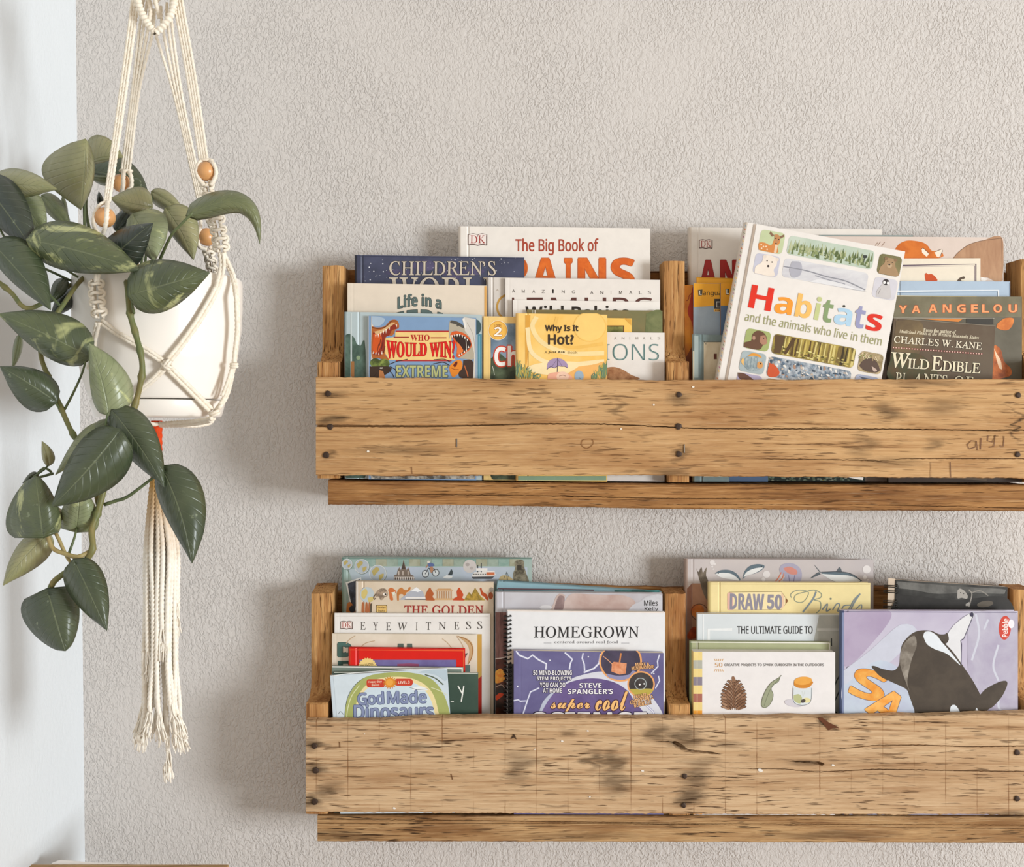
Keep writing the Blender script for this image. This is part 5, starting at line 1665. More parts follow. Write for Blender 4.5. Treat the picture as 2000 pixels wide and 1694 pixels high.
for x, y, r in ((1391, 1099, 5), (1396, 1102, 2), (1391, 1107, 2), (1393, 1112, 1.5), (1497, 1122, 7), (1491, 1132, 4), (1692.5, 1112.5, 8), (1689, 1128, 4), (1695, 1133, 1.6)):
    pr.ell(x, y, r, r, '#e2dddb')


def fish(pts, belly, fins):
    pr.poly(pts, '#5f707a', 3)
    pr.poly(belly, '#e3e4e2', 3)
    for f in fins:
        pr.poly(f, '#5a6268', 2)


fish([(1396, 1120), (1408, 1114), (1426, 1114), (1440, 1122), (1446, 1134), (1432, 1132), (1410, 1128)], [(1397, 1121), (1412, 1119), (1430, 1122), (1444, 1134), (1428, 1132), (1408, 1128)], [])
fish([(1450, 1132), (1454, 1117), (1464, 1106), (1480, 1102), (1493, 1105), (1490, 1112), (1476, 1120), (1460, 1124)], [(1452, 1128), (1458, 1118), (1472, 1111), (1490, 1109), (1476, 1119), (1460, 1124)], [])
pr.ell(1487, 1106.5, 1.2, 1.2, '#20242a', n=8)
pr.ell(1403, 1120, 1.2, 1.2, '#20242a', n=8)
pr.poly([(1522, 1112), (1526, 1104), (1540, 1100), (1554, 1103), (1564, 1113), (1566, 1126), (1560, 1137), (1530, 1137), (1534, 1126), (1524, 1120)], '#a9a5b8', 3)
pr.poly([(1530, 1110), (1542, 1107), (1556, 1114), (1556, 1122), (1544, 1122), (1534, 1116)], '#d08a7c', 3)
pr.line([(1526, 1118), (1521, 1128), (1515, 1136)], 1.8, '#d97a5c', 3)
pr.line([(1531, 1120), (1528, 1130), (1520, 1137)], 1.6, '#d97a5c', 3)
pr.line([(1540, 1124), (1542, 1136)], 1.6, '#7f7a94', 3)
pr.line([(1552, 1124), (1550, 1136)], 1.6, '#7f7a94', 3)
fish([(1602, 1118), (1620, 1117), (1645, 1118), (1664, 1123), (1682, 1135), (1660, 1138), (1630, 1136), (1612, 1126)], [(1604, 1121), (1630, 1123), (1660, 1125), (1680, 1135), (1656, 1138), (1628, 1135)], [[(1604, 1119), (1590, 1103), (1600, 1117)], [(1603, 1122), (1583, 1130), (1598, 1118)], [(1632, 1118), (1640, 1108), (1644, 1119)]])
pr.line([(1604, 1118), (1640, 1117), (1664, 1122), (1683, 1135)], 1.3, '#3b4148', 3)
pr.done(rt)

rt, pr = book('lilac picture book with a large orca and tumbling orange letters, right end', G_LR, (1643, 1988, 1193, 1194), 2, 13, ink('#b4acc2', .3, c2='#c3bfd0', scale=9), '#5d6b94', True, hinge=.003, cat='book')
pr.poly([(1648, 1196), (1740, 1196), (1700, 1260), (1648, 1300)], ink('#a394b0', .3, c2='#b0a4bc', scale=14), 6)
pr.poly([(1648, 1310), (1700, 1270), (1760, 1220), (1790, 1240), (1720, 1310), (1648, 1370)], '#c8ccda', 8)
pr.poly([(1648, 1340), (1720, 1290), (1790, 1340), (1800, 1400), (1800, 1580), (1648, 1580)], ink('#c3d0dd', .3, c2='#b6bed2', scale=12), 8)
pr.poly([(1890, 1200), (1985, 1198), (1985, 1400), (1905, 1400), (1890, 1300)], ink('#a9a2b8', .3, c2='#b9b6c6', scale=20), 8)
for a in (((1906, 1200), (1912, 1240), (1898, 1290)), ((1930, 1210), (1922, 1230)), ((1960, 1330), (1950, 1380), (1970, 1395)), ((1950, 1260), (1940, 1300), (1950, 1330))):
    pr.line(a, 4, '#cbcedb', 4)
IN = '#35324a'
pr.poly([(1850, 1240), (1862, 1222), (1890, 1201), (1901, 1197), (1902, 1203), (1893, 1222), (1883, 1246), (1876, 1253), (1877, 1300), (1862, 1290), (1846, 1268)], '#dedfe2', 2)
ORC = ink('#4f463c', .34, c2='#443c34', scale=40)
pr.text('S', 'bold', 1664, 1310, 1730, 1366, ink('#e9b25c', .34, c2='#e08f34', scale=40), rot=18, offset=.02, edge=(1.0, '#5a4a5a'))
pr.text('A', 'bold', 1702, 1350, 1764, 1412, ink('#e8963a', .34, c2='#eeb562', scale=40), rot=38, offset=.015, edge=(1.0, '#5a4a5a'))
pr.poly([(1757, 1292), (1760, 1265), (1768, 1250), (1784, 1236), (1802, 1231.5), (1820, 1233), (1834, 1239), (1846, 1239), (1850, 1236), (1853, 1250), (1846, 1258), (1838, 1250), (1860, 1272), (1880, 1300), (1900, 1330), (1912, 1352), (1914, 1357), (1925, 1346), (1945, 1335), (1960, 1330), (1967, 1332), (1966, 1342), (1956, 1362), (1940, 1380), (1926, 1391), (1920, 1420), (1800, 1420), (1785, 1385), (1776, 1360), (1769, 1346), (1740, 1332), (1720, 1322), (1706, 1308), (1702, 1302), (1708, 1301), (1724, 1307), (1745, 1310), (1755, 1301)], ORC, 3)
pr.poly([(1760, 1268), (1770, 1252), (1786, 1242), (1790, 1262), (1780, 1290), (1772, 1330), (1776, 1350), (1768, 1330), (1760, 1306), (1757, 1290)], ink('#9a9388', .34, c2='#6d655b', scale=50), 5)
pr.poly([(1803, 1243), (1806, 1235), (1817, 1234), (1830, 1242), (1838, 1253), (1846, 1262), (1858, 1276), (1876, 1300), (1850, 1278), (1825, 1268), (1810, 1258)], '#dfe6ec', 3)
pr.poly([(1893, 1199), (1899, 1196.5), (1902, 1199), (1899, 1205), (1895, 1204)], IN, 2)
pr.line([(1901, 1202), (1893, 1222), (1882, 1248), (1876, 1252), (1878, 1258), (1877, 1300)], 1.4, IN)
pr.line([(1850, 1238), (1862, 1222), (1880, 1206), (1893, 1199)], .8, '#8d8a9a')
pr.poly([(1855, 1394), (1857, 1380), (1864, 1377), (1871, 1384), (1876, 1400), (1855, 1402)], '#dfe6ec', 3)
pr.poly([(1904, 1394), (1907, 1383), (1912, 1392), (1912, 1402), (1904, 1402)], '#dfe6ec', 2)
pr.ell(1962.5, 1226.5, 12, 23.5, '#c9402e', 3)
pr.text('Pebble', 'bold', 1945, 1221, 1981, 1232.5, '#f2e6e2', rot=-87)
pr.ell(1975, 1219, 6, 8.5, '#eceaf0')
pr.line([(1646, 1195), (1986, 1196.5)], 1.0, '#3f3a58')
pr.line([(1646.2, 1197), (1646, 1580)], 3.5, '#7d89aa')
pr.done(rt)
rt, pr = book('thin white book edge, only a sliver right of the orca cover', G_LR, (1800, 1986.5, 1292, 1292), 16.5, 6, '#e9e6e2', None, False, hinge=0)
pr.done(rt)
rt, pr = book('black sketchbook with a rearing dark figure, wire rings at its left', G_LR, [(1749, 1133), (1968, 1147), (1956, 1580), (1736, 1570)], 30, 14, ink('#4a4a47', .4, c2='#22211f', scale=20), None, False, hinge=0, name='spiral_sketchbook', cat='sketchbook', pages=ink('#d9c8b4'))
pr.poly([(1751, 1160), (1800, 1166), (1870, 1172), (1966, 1168), (1960, 1230), (1748, 1230)], ink('#1d1c1b', .4, c2='#2e2c2a', scale=30), 5)
pr.poly([(1752, 1136), (1800, 1140), (1880, 1146), (1965, 1152), (1962, 1160), (1890, 1158), (1830, 1160), (1780, 1152), (1752, 1148)], ink('#6d6c68', .4, c2='#4f4e4b', scale=40), 5)
pr.poly([(1870, 1154), (1874, 1150), (1880, 1152), (1885, 1156), (1890, 1164), (1888, 1170), (1878, 1168), (1870, 1169)], '#a8a39c', 2)
pr.ell(1876, 1158, 1, 1, '#2a2826')
pr.ell(1882, 1160, 1, 1, '#2a2826')
pr.line([(1892, 1152), (1898, 1160), (1895, 1176), (1892, 1186)], 2.2, '#97928a', 3)
pr.line([(1898, 1158), (1912, 1154), (1922, 1158), (1930, 1164)], 2.0, '#8a857d', 3)
pr.ell(1924, 1180, 16, 6, '#5d554a', -8)
pr.poly([(1886, 1180), (1893, 1176), (1894, 1184), (1886, 1184)], '#a8a39c')
pr.done(rt)
mb = MB()
dd = 1.518 + .030
mb.add([P(1735, 1129, dd + .001), P(1749, 1131, dd + .001), P(1736, 1570, dd + .001), P(1722, 1568, dd + .001), P(1735, 1129, dd + .013), P(1749, 1131, dd + .013), P(1736, 1570, dd + .013), P(1722, 1568, dd + .013)],
       [(0, 1, 2, 3), (7, 6, 5, 4), (0, 4, 5, 1), (1, 5, 6, 2), (2, 6, 7, 3), (3, 7, 4, 0)])
mb.build('backing_board', ink('#d3c0aa'), rt)
mb = MB()
for k in range(22):
    y = 1144 + k * 10.5 + (9 if k > 1 else 0)
    for o in (0, 3.2):
        pts = []
        for j in range(15):
            a = -math.pi * .25 + j / 14 * math.pi * 1.3
            c = P(1741 - (y - 1130) * .03, y + o - 2.0 * math.sin(a), dd + .004)
            pts.append(Vector((c.x + .0102 * math.cos(a + math.pi * .15), c.y - .0095 * math.sin(a + math.pi * .15) - .001, c.z)))
        mb.tube(pts, .0007, 6)
    h = P(1752 - (y - 1130) * .03, y + 1.5, dd)
    mb.box((h.x - .0012, dd - .0006, h.z - .0030), (h.x + .0012, dd - .0001, h.z + .0030), 0)
mb.build('wire_coil', plain('dark_wire', '#3a3834', .35, .5, 0.6), rt, True)

# ------------------------------------------------------------------ potted pothos
AX_D = 1.27
AX = P(310, 600, AX_D)
PXM = AX_D / F              # metres per pixel at the pot's axis


def zpx(y):
    return CZ - (y - CY) * PXM


M_POT = plain('white_glazed_ceramic', '#eee8df', 0.28, 0.5, 0, 0.02, 6)
M_SOIL = plain('potting_soil', '#3a2c22', 0.95, 0.1, 0, 0.5, 160, 1.0, 200)
plant = thing('potted_pothos', (AX.x, AX.y, zpx(816)), 'trailing green pothos in a white pot hung by cream cords in the corner', 'plant')
POTR = [(545, 157.5), (556, 159.5), (600, 159.3), (640, 157.5), (700, 149.5), (745, 138.5), (775, 129), (781, 126)]
prof = [(0.0, zpx(781)), (ip(POTR, 781) * PXM, zpx(781))]
for y in range(778, 545, -6):
    prof.append((ip(POTR, y) * PXM, zpx(y)))
prof += [(157.8 * PXM, zpx(546.5)), (156 * PXM, zpx(545.5)), (154.4 * PXM, zpx(547)), (153.5 * PXM, zpx(560)), (150 * PXM, zpx(640)), (0.0, zpx(642))]
mb = MB()
mb.lathe(prof, (AX.x, AX.y), 96)
mb.build('pot', M_POT, plant, True)
mb = MB()
mb.lathe([(0, zpx(815)), (116 * PXM, zpx(815)), (119 * PXM, zpx(812.5)), (126.5 * PXM, zpx(785)), (126 * PXM, zpx(783.5)), (124 * PXM, zpx(783.5)), (118 * PXM, zpx(808)), (0, zpx(808))], (AX.x, AX.y), 96)
mb.build('saucer', M_POT, plant, True)
mb = MB()
mb.lathe([(0, zpx(566)), (90 * PXM, zpx(568)), (152 * PXM, zpx(572)), (151.5 * PXM, zpx(590)), (0, zpx(590))], (AX.x, AX.y), 40)
mb.build('soil', M_SOIL, plant, True)


def pot_front(x, y, gap=.003):
    """depth of the pot's front skin seen through pixel (x, y), pulled gap towards the lens"""
    d = AX_D - .06
    for _ in range(12):
        p = P(x, y, d)
        yy = CY + (CZ - p.z) / PXM
        R = ip(POTR, yy) * PXM if yy < 782 else 126 * PXM
        R += gap
        s = R * R - (p.x - AX.x) ** 2
        d = AX_D - math.sqrt(max(s, 0.0))
    return d


def leaf_mat(name, a, b, back, varieg=0.0, vcol='#b9bd84', gloss=0.36):
    t = NT(name)
    uv = t.n('ShaderNodeUVMap').outputs[0]
    sp = t.n('ShaderNodeSeparateXYZ', None, Vector=uv)
    u, v = sp.outputs[0], sp.outputs[1]
    av = t.math('ABSOLUTE', t.math('SUBTRACT', v, 0.5))
    vn = t.math('SINE', t.math('MULTIPLY', t.math('SUBTRACT', u, t.math('MULTIPLY', av, 0.55)), 62.0))
    vein = t.ramp(vn, [(0.80, (0.0,)), (1.0, (1.0,))])
    mid = t.ramp(av, [(0.008, (1.0,)), (0.022, (0.0,))])
    p = t.obj()
    n = t.noise(p, 26, 5, 0.6, 0.4)
    col = t.ramp(n, [(0.35, lin(a)), (0.65, lin(b))])
    if varieg:
        w = t.noise(t.mapping(p, (1, 1, 1), (3, 1, 2)), 17, 4, 0.65, 1.2)
        lo = 0.70 - 0.22 * varieg
        col = t.mix(t.ramp(w, [(lo, (0.0,)), (lo + .09, (0.85,))]), col, lin(vcol))
    fl = t.ramp(t.noise(p, 120, 2, 0.5), [(0.70, (0.0,)), (0.76, (0.5,))])
    col = t.mix(fl, col, lin('#98a183'))
    col = t.mix(t.math('MULTIPLY', vein, 0.05), col, lin('#8f9a74'))
    col = t.mix(t.math('MULTIPLY', mid, 0.30), col, lin('#8d9570'))
    geo = t.n('ShaderNodeNewGeometry').outputs['Backfacing']
    col = t.mix(t.math('MULTIPLY', geo, 0.75), col, lin(back))
    h = t.math('SUBTRACT', t.math('MULTIPLY', t.noise(p, 45, 2), 0.6), t.math('ADD', t.math('MULTIPLY', vein, 0.35), t.math('MULTIPLY', mid, 0.9)))
    return t.out(col, gloss, t.bump(h, 0.42, 0.0045), 0.6)


LM = {
    'd': leaf_mat('leaf_dark', '#39442f', '#485139', '#7d8060'),
    'k': leaf_mat('leaf_deep', '#29322a', '#363e33', '#6d725a'),
    'm': leaf_mat('leaf_mid', '#5b6547', '#6f744e', '#8d9068', 0.15),
    'o': leaf_mat('leaf_olive', '#83845a', '#94906a', '#a39d75', 0.0),
    'v': leaf_mat('leaf_variegated', '#434d37', '#57603e', '#8a8f68', 0.75),
    'l': leaf_mat('leaf_pale', '#76805a', '#8c9270', '#a3a57f', 0.55),
}
M_STEM = None


def stem_mat(name, a, b):
    t = NT(name)
    n = t.noise(t.mapping(t.obj(), (1, 1, .3)), 60, 4, 0.6)
    return t.out(t.ramp(n, [(0.35, lin(a)), (0.65, lin(b))]), 0.5, None, 0.35)


M_STEM = stem_mat('vine_stem', '#5f6a40', '#857848')
M_STEMB = stem_mat('vine_stem_pale', '#a89a68', '#8f7748')
M_STALK = stem_mat('leaf_stalk', '#4d5a3c', '#66704a')

NU, NV = 18, 10


def leaf(bx, by, tx, ty, wa, wb, d0, d1, bend=0, da=.012, db=.012, mat='d', stalk=None, blunt=0.0, arch=0.006, fold=0.004, peak=0.62, sr=2.6, lobe=.30, ctrl=None):
    """one heart-shaped leaf: base and tip pixel, visible half width to either side, depths; da/db: how far each edge falls away"""
    B, T = Vector((bx, by)), Vector((tx, ty))
    L = (T - B).length
    t = (T - B) / L
    n = Vector((t.y, -t.x))
    C = Vector(ctrl) if ctrl else (B + T) / 2 + n * bend
    vs, uv, fs = [], [], []
    seed = bx * .13 + ty * .07
    for i in range(NU + 1):
        u = i / NU
        # width profile
        e = u ** peak
        pw = max(0.0, math.sin(math.pi * e)) ** (0.85 - .35 * blunt)
        if u > .75 and blunt < .5:
            pw *= 1.0 - (0.20 * (u - .75) / .25)
        m = B * (1 - u) ** 2 + C * (2 * u * (1 - u)) + T * u ** 2
        tt = ((C - B) * (1 - u) + (T - C) * u)
        tt = tt / max(tt.length, 1e-6)
        nn = Vector((tt.y, -tt.x))
        for j in range(NV + 1):
            v = j / NV * 2 - 1
            w = wa if v > 0 else wb
            off = nn * (v * w * pw)
            back = -tt * (lobe * min(wa, wb) * abs(v) ** 1.3 * (1 - u) ** 2.2)
            q = m + off + back
            d = d0 + (d1 - d0) * u - arch * 4 * u * (1 - u)
            ed = da if v > 0 else db
            d += ed * abs(v) ** 1.6 * pw - fold * (1 - abs(v)) * 0 + fold * (1 - abs(abs(v) * 2 - 1)) * -pw
            d += .0022 * math.sin(u * 9 + seed) * abs(v) ** 2 * pw
            vs.append(P(q.x, q.y, d))
            uv.append((u, j / NV))
    for i in range(NU):
        for j in range(NV):
            a = i * (NV + 1) + j
            fs.append((a, a + NV + 1, a + NV + 2, a + 1))
    mb = MB()
    mb.add(vs, fs)
    mb.uv = uv
    o = mb.build('leaf', LM[mat], plant, True)
    # orient the upper side towards the lens
    nz = sum((p.normal.y for p in o.data.polygons))
    if nz > 0:
        o.data.flip_normals()
    so = o.modifiers.new('thickness', 'SOLIDIFY')
    so.thickness = 0.0005
    so.offset = 0
    if stalk:
        pts = [P(bx, by, d0 + .0005)] + [P(*q) for q in stalk]
        k = catmull(pts, .004)
        mb = MB()
        mb.tube(k, [sr * d0 / F * (0.75 + .35 * i / len(k)) for i in range(len(k))], 8)
        mb.build('stalk', M_STALK, o, True)
    return o


def vine(pts, r, mat=None, nodes=()):
    k = catmull([P(*q) for q in pts], .004)
    rr = []
    for i, p in enumerate(k):
        e = 1 + .10 * mnoise.noise(p * 60)
        for (nx_, ny_) in nodes:
            px, py = CX + p.x * F / p.y, CY - (p.z - CZ) * F / p.y
            e += .45 * math.exp(-((px - nx_) ** 2 + (py - ny_) ** 2) / 30.0)
        rr.append(r * pts[0][2] / F * e)
    mb = MB()
    mb.tube(k, rr, 10)
    return mb.build('vine', mat or M_STEM, plant, True)


# vines
vine([(254, 560, 1.235), (247, 545, 1.19), (250, 570, 1.160), (254, 612, 1.155), (262, 642, 1.155), (273, 683, 1.155), (278, 715, 1.155), (275, 745, 1.155), (262, 795, 1.155), (236, 850, 1.13), (205, 950, 1.12), (190, 1004, 1.115), (179, 1035, 1.11), (181, 1072, 1.105), (166, 1096, 1.105), (138, 1112, 1.10), (104, 1138, 1.10), (95, 1166, 1.10)], 5.3,
     None, ((255, 612), (266, 646), (275, 686), (276, 735), (262, 790), (190, 1004), (181, 1075), (138, 1112)))
vine([(200, 565, 1.235), (168, 540, 1.20), (120, 600, 1.165), (84, 660, 1.155), (80, 695, 1.155), (94, 736, 1.155), (117, 792, 1.15), (138, 840, 1.145), (156, 872, 1.14), (180, 930, 1.13), (192, 985, 1.125)], 4.5, None, ((94, 736), (119, 797), (144, 848)))
vine([(190, 566, 1.25), (150, 552, 1.23), (60, 602, 1.185), (20, 570, 1.19), (-30, 528, 1.19)], 4.2, None, ((10, 562),))
vine([(92, 1024, 1.10), (94, 1048, 1.10), (104, 1072, 1.10), (128, 1082, 1.10), (152, 1088, 1.10), (178, 1076, 1.108)], 4.4, M_STEMB)
vine([(107, 1038, 1.105), (116, 1056, 1.105), (123, 1072, 1.105), (132, 1090, 1.105), (142, 1104, 1.102)], 3.6, M_STEMB)
vine([(260, 560, 1.22), (270, 520, 1.19), (256, 512, 1.19)], 4.0, M_STEMB)

# leaves, back to front
leaf(176, 316, 241, 308, 46, 9, 1.305, 1.300, 10, .012, .01, 'o', [(168, 400, 1.30), (190, 560, 1.27)])
leaf(178, 335, 292, 390, 40, 12, 1.365, 1.365, 26, .02, .01, 'd', [(170, 420, 1.35), (210, 560, 1.29)])
leaf(222, 350, 173, 344, 14, 6, 1.352, 1.35, 2, .01, .01, 'm')
leaf(-16, 356, 44, 352, 18, 10, 1.255, 1.25, 4, .01, .01, 'd')
leaf(167, 288, 158, 410, 19, 84, 1.235, 1.258, 4, .02, .03, 'o', [(164, 330, 1.262), (166, 455, 1.264), (172, 560, 1.26)], sr=3.4, peak=.82, lobe=.9)
leaf(-12, 362, 112, 370, 32, 27, 1.205, 1.19, 8, .02, .02, 'o', [(60, 420, 1.21), (140, 470, 1.23), (180, 560, 1.25)])
leaf(36, 382, 90, 460, 34, 26, 1.222, 1.20, 0, .012, .012, 'l', [(90, 440, 1.23), (150, 480, 1.25), (190, 565, 1.26)])
leaf(84, 384, 140, 452, 20, 16, 1.275, 1.27, 4, .012, .01, 'm', [(110, 420, 1.275), (150, 470, 1.27), (190, 565, 1.265)])
leaf(122, 385, 130, 470, 7, 5, 1.30, 1.30, 2, .008, .008, 'm')
leaf(292, 404, 216, 387, 23, 36, 1.262, 1.25, 4, .012, .02, 'o', [(285, 450, 1.265), (270, 560, 1.262)])
leaf(299, 376, 361, 417, 16, 20, 1.315, 1.31, 4, .012, .012, 'o', [(290, 440, 1.31), (280, 560, 1.29)])
leaf(326, 410, 378, 508, 40, 20, 1.268, 1.25, 8, .015, .012, 'o', [(310, 470, 1.275), (290, 565, 1.27)])
leaf(262, 424, 301, 512, 55, 26, 1.235, 1.205, 4, .02, .014, 'l', [(258, 480, 1.245), (262, 565, 1.25)])
leaf(228, 448, 262, 398, 16, 14, 1.285, 1.28, 0, .01, .01, 'k', [(232, 500, 1.285), (250, 565, 1.28)])
leaf(196, 400, 193, 374, 6, 7, 1.30, 1.30, 0, .004, .004, 'k')
leaf(150, 572, 98, 618, 14, 24, 1.225, 1.205, 4, .012, .012, 'k', [(165, 560, 1.23)])
leaf(128, 548, 96, 592, 12, 18, 1.215, 1.195, 4, .012, .012, 'd')
leaf(377, 415, 507, 477, 23, 25, 1.165, 1.175, 66, .016, .014, 'm', [(352, 440, 1.168), (330, 468, 1.18), (290, 560, 1.245)], sr=3.4, lobe=.7, peak=.5, ctrl=(505, 352))
leaf(212, 512, 299, 436, 34, 44, 1.180, 1.165, 6, .016, .016, 'k', [(210, 560, 1.225)])
leaf(-34, 356, 68, 494, 48, 34, 1.180, 1.16, 6, .02, .018, 'k', [(20, 480, 1.185), (120, 540, 1.215), (190, 566, 1.24)])
leaf(64, 470, 277, 530, 52, 44, 1.150, 1.140, 10, .030, .016, 'v', [(90, 500, 1.165), (150, 540, 1.20), (200, 566, 1.24)], peak=.66)
leaf(263, 574, 410, 533, 54, 50, 1.130, 1.135, 2, .020, .020, 'v', [(258, 590, 1.138), (262, 612, 1.150)], peak=.6)
leaf(-12, 478, 99, 606, 54, 24, 1.150, 1.130, 4, .022, .016, 'd', [(60, 540, 1.16), (120, 600, 1.165)], peak=.66)
leaf(38, 656, 23, 723, 9, 9, 1.20, 1.19, 4, .01, .01, 'm', [(60, 610, 1.19)])
leaf(170, 694, -4, 613, 40, 52, 1.128, 1.118, -6, .018, .020, 'v', [(160, 730, 1.14), (142, 770, 1.148), (126, 800, 1.15)], peak=.6)
leaf(104, 780, 0, 716, 44, 34, 1.135, 1.118, -4, .016, .016, 'd', [(112, 792, 1.145), (122, 806, 1.15)], peak=.6)
leaf(212, 805, 174, 671, 26, 56, 1.112, 1.112, -8, .014, .020, 'l', [(206, 830, 1.115), (214, 850, 1.13)], peak=.56, blunt=.2)
leaf(212, 832, 108, 928, 12, 30, 1.135, 1.125, 6, .014, .012, 'l', [(222, 840, 1.137)])
leaf(188, 838, 228, 824, 12, 8, 1.130, 1.130, 4, .01, .01, 'm')
leaf(224, 808, 321, 952, 44, 34, 1.110, 1.100, 10, .018, .016, 'd', [(222, 830, 1.12), (232, 850, 1.13)], peak=.6)
leaf(72, 926, 44, 944, 11, 9, 1.128, 1.125, 2, .006, .006, 'd', [(86, 914, 1.128), (100, 922, 1.125)])
leaf(95, 908, 82, 862, 9, 15, 1.115, 1.11, -2, .006, .008, 'o', [(88, 916, 1.115), (64, 935, 1.118), (104, 925, 1.12)])
leaf(112, 992, 111, 1041, 10, 6, 1.125, 1.12, 0, .006, .006, 'o')
leaf(150, 1030, 157, 958, 36, 42, 1.118, 1.112, 0, .012, .014, 'l', [(145, 1052, 1.11), (135, 1080, 1.106)], blunt=.9, peak=.5)
leaf(93, 1044, 6, 1144, 34, 26, 1.115, 1.105, -10, .014, .014, 'o', [(98, 1040, 1.108)], peak=.6)
leaf(84, 1040, 70, 930, 70, 38, 1.085, 1.090, 0, .022, .016, 'v', [(94, 1036, 1.095)], blunt=.8, peak=.5)
leaf(228, 850, 100, 991, 62, 48, 1.078, 1.070, 8, .020, .020, 'd', [(222, 846, 1.09), (226, 850, 1.12)], peak=.6)
leaf(318, 918, 375, 1101, 56, 32, 1.110, 1.095, 16, .020, .016, 'd', [(298, 934, 1.112), (250, 970, 1.115), (228, 978, 1.118), (204, 986, 1.12)], peak=.62, sr=3.4)
leaf(148, 1102, 209, 1232, 40, 38, 1.080, 1.070, 2, .016, .016, 'd', [(142, 1112, 1.092)], peak=.58)
leaf(96, 1164, 128, 1272, 52, 62, 1.092, 1.085, 0, .018, .018, 'd', [(94, 1150, 1.095), (100, 1140, 1.10)], blunt=.75, peak=.52)

# ------------------------------------------------------------------ macrame hanger
def rope_mat(name, a, b, tint=None):
    t = NT(name)
    p = t.obj()
    n = t.noise(p, 180, 3, 0.6)
    col = t.ramp(n, [(0.35, lin(a)), (0.7, lin(b))])
    if tint:
        z = t.n('ShaderNodeSeparateXYZ', None, Vector=t.pos()).outputs[2]
        z0, z1, c = tint
        f = t.n('ShaderNodeMapRange', None, i0=t.math('ADD', z, t.math('MULTIPLY', t.noise(p, 30, 3), 0.05)), i1=z0 + .025, i2=z1 + .025, i3=0.0, i4=1.0).outputs[0]
        col = t.mix(f, col, lin(c))
    return t.out(col, 0.85, t.bump(t.noise(p, 420, 2), 0.4, 0.001), 0.12)


M_ROPE = rope_mat('cotton_cord', '#efe7d8', '#e2d6c2')
M_TASS = rope_mat('cotton_tassel', '#f1ebe0', '#e6dccb', (P(0, 1090, 1.27).z, P(0, 960, 1.27).z, '#b48c52'))
M_BEAD = plain('wooden_bead', '#d9a067', 0.32, 0.5, 0, 0.18, 50)
M_WRAP = plain('orange_binding', '#dd4a1a', 0.7, 0.2, 0, 0.35, 120, .5, 300)
hanger = thing('macrame_hanger', (AX.x, AX.y, zpx(824)), 'cream macrame plant hanger with wooden beads and a long frayed tassel', 'plant hanger')
CR = 4.0


def cord(pts, r=CR, name='cord', mat=None, step=.0016, parent=None):
    k = catmull([P(*q) for q in pts], step)
    mb = MB()
    rr = r * pts[0][2] / F
    mb.tube(k, rr, 9, 2 * math.pi / .0052 * 1.0, 3, .16)
    return mb.build(name, mat or M_ROPE, parent or hanger, True)


def bead(x, y, d, r):
    c = P(x, y, d)
    mb = MB()
    R = r * d / F
    mb.ball(c, R, 32, 20)
    return mb.build('bead', M_BEAD, hanger, True)


def sinnet(path, w, n, name='knotted_sinnet', r=3.0):
    """chain of square knots along a pixel path"""
    pts = catmull([P(*q) for q in path], .002)
    mb = MB()
    d = path[0][2]
    s = d / F
    L = len(pts) - 1
    # core cords
    for o in (-.25, .25):
        mb.tube([p + Vector((o * w * s, .002, 0)) for p in pts], r * s * .9, 7)
    for k in range(n):
        f = (k + .5) / n
        c = pts[int(f * L)]
        a, b = pts[max(0, int(f * L) - 2)], pts[min(L, int(f * L) + 2)]
        t = (b - a).normalized()
        sd = Vector((-t.z, 0, t.x)).normalized()
        hh = (pts[-1] - pts[0]).length / n
        sg = 1 if k % 2 else -1
        wv = w * s * (1 + .1 * mnoise.noise(c * 90))
        bar = [c - sd * wv * .55 + t * hh * .1 * sg, c - sd * wv * .3 + Vector((0, -.0045, 0)), c + Vector((0, -.0058, 0)) - t * hh * .06 * sg, c + sd * wv * .3 + Vector((0, -.0045, 0)), c + sd * wv * .55 - t * hh * .1 * sg]
        mb.tube(catmull(bar, .0012), r * s * 1.05, 8)
        for e in (-1, 1):
            lp = [c + sd * e * wv * .22 - t * hh * .42 + Vector((0, -.003, 0)), c + sd * e * wv * .58 - t * hh * .30 + Vector((0, -.001, 0)), c + sd * e * wv * .68, c + sd * e * wv * .55 + t * hh * .34 + Vector((0, -.001, 0)), c + sd * e * wv * .2 + t * hh * .45 + Vector((0, -.0035, 0))]
            mb.tube(catmull(lp, .0012), r * s, 8)
    return mb.build(name, M_ROPE, hanger, True)


def wrap_knot(x, y, d, r, turns=3, rot=0.0, name='gathering_knot'):
    """a few turns of cord wound round a bundle"""
    c = P(x, y, d)
    s = d / F
    mb = MB()
    ca, sa = math.cos(rot), math.sin(rot)
    for k in range(turns):
        off = (k - (turns - 1) / 2) * 5.0 * s
        ring = []
        for j in range(15):
            a = 2 * math.pi * j / 14
            u, w = r * s * math.cos(a), off + .4 * s * r * math.sin(a) * .3
            ring.append(Vector((c.x + u * ca - w * sa, c.y + r * s * .75 * math.sin(a), c.z + u * sa + w * ca)))
        mb.tube(ring, 3.1 * s, 8)
    return mb.build(name, M_ROPE, hanger, True)


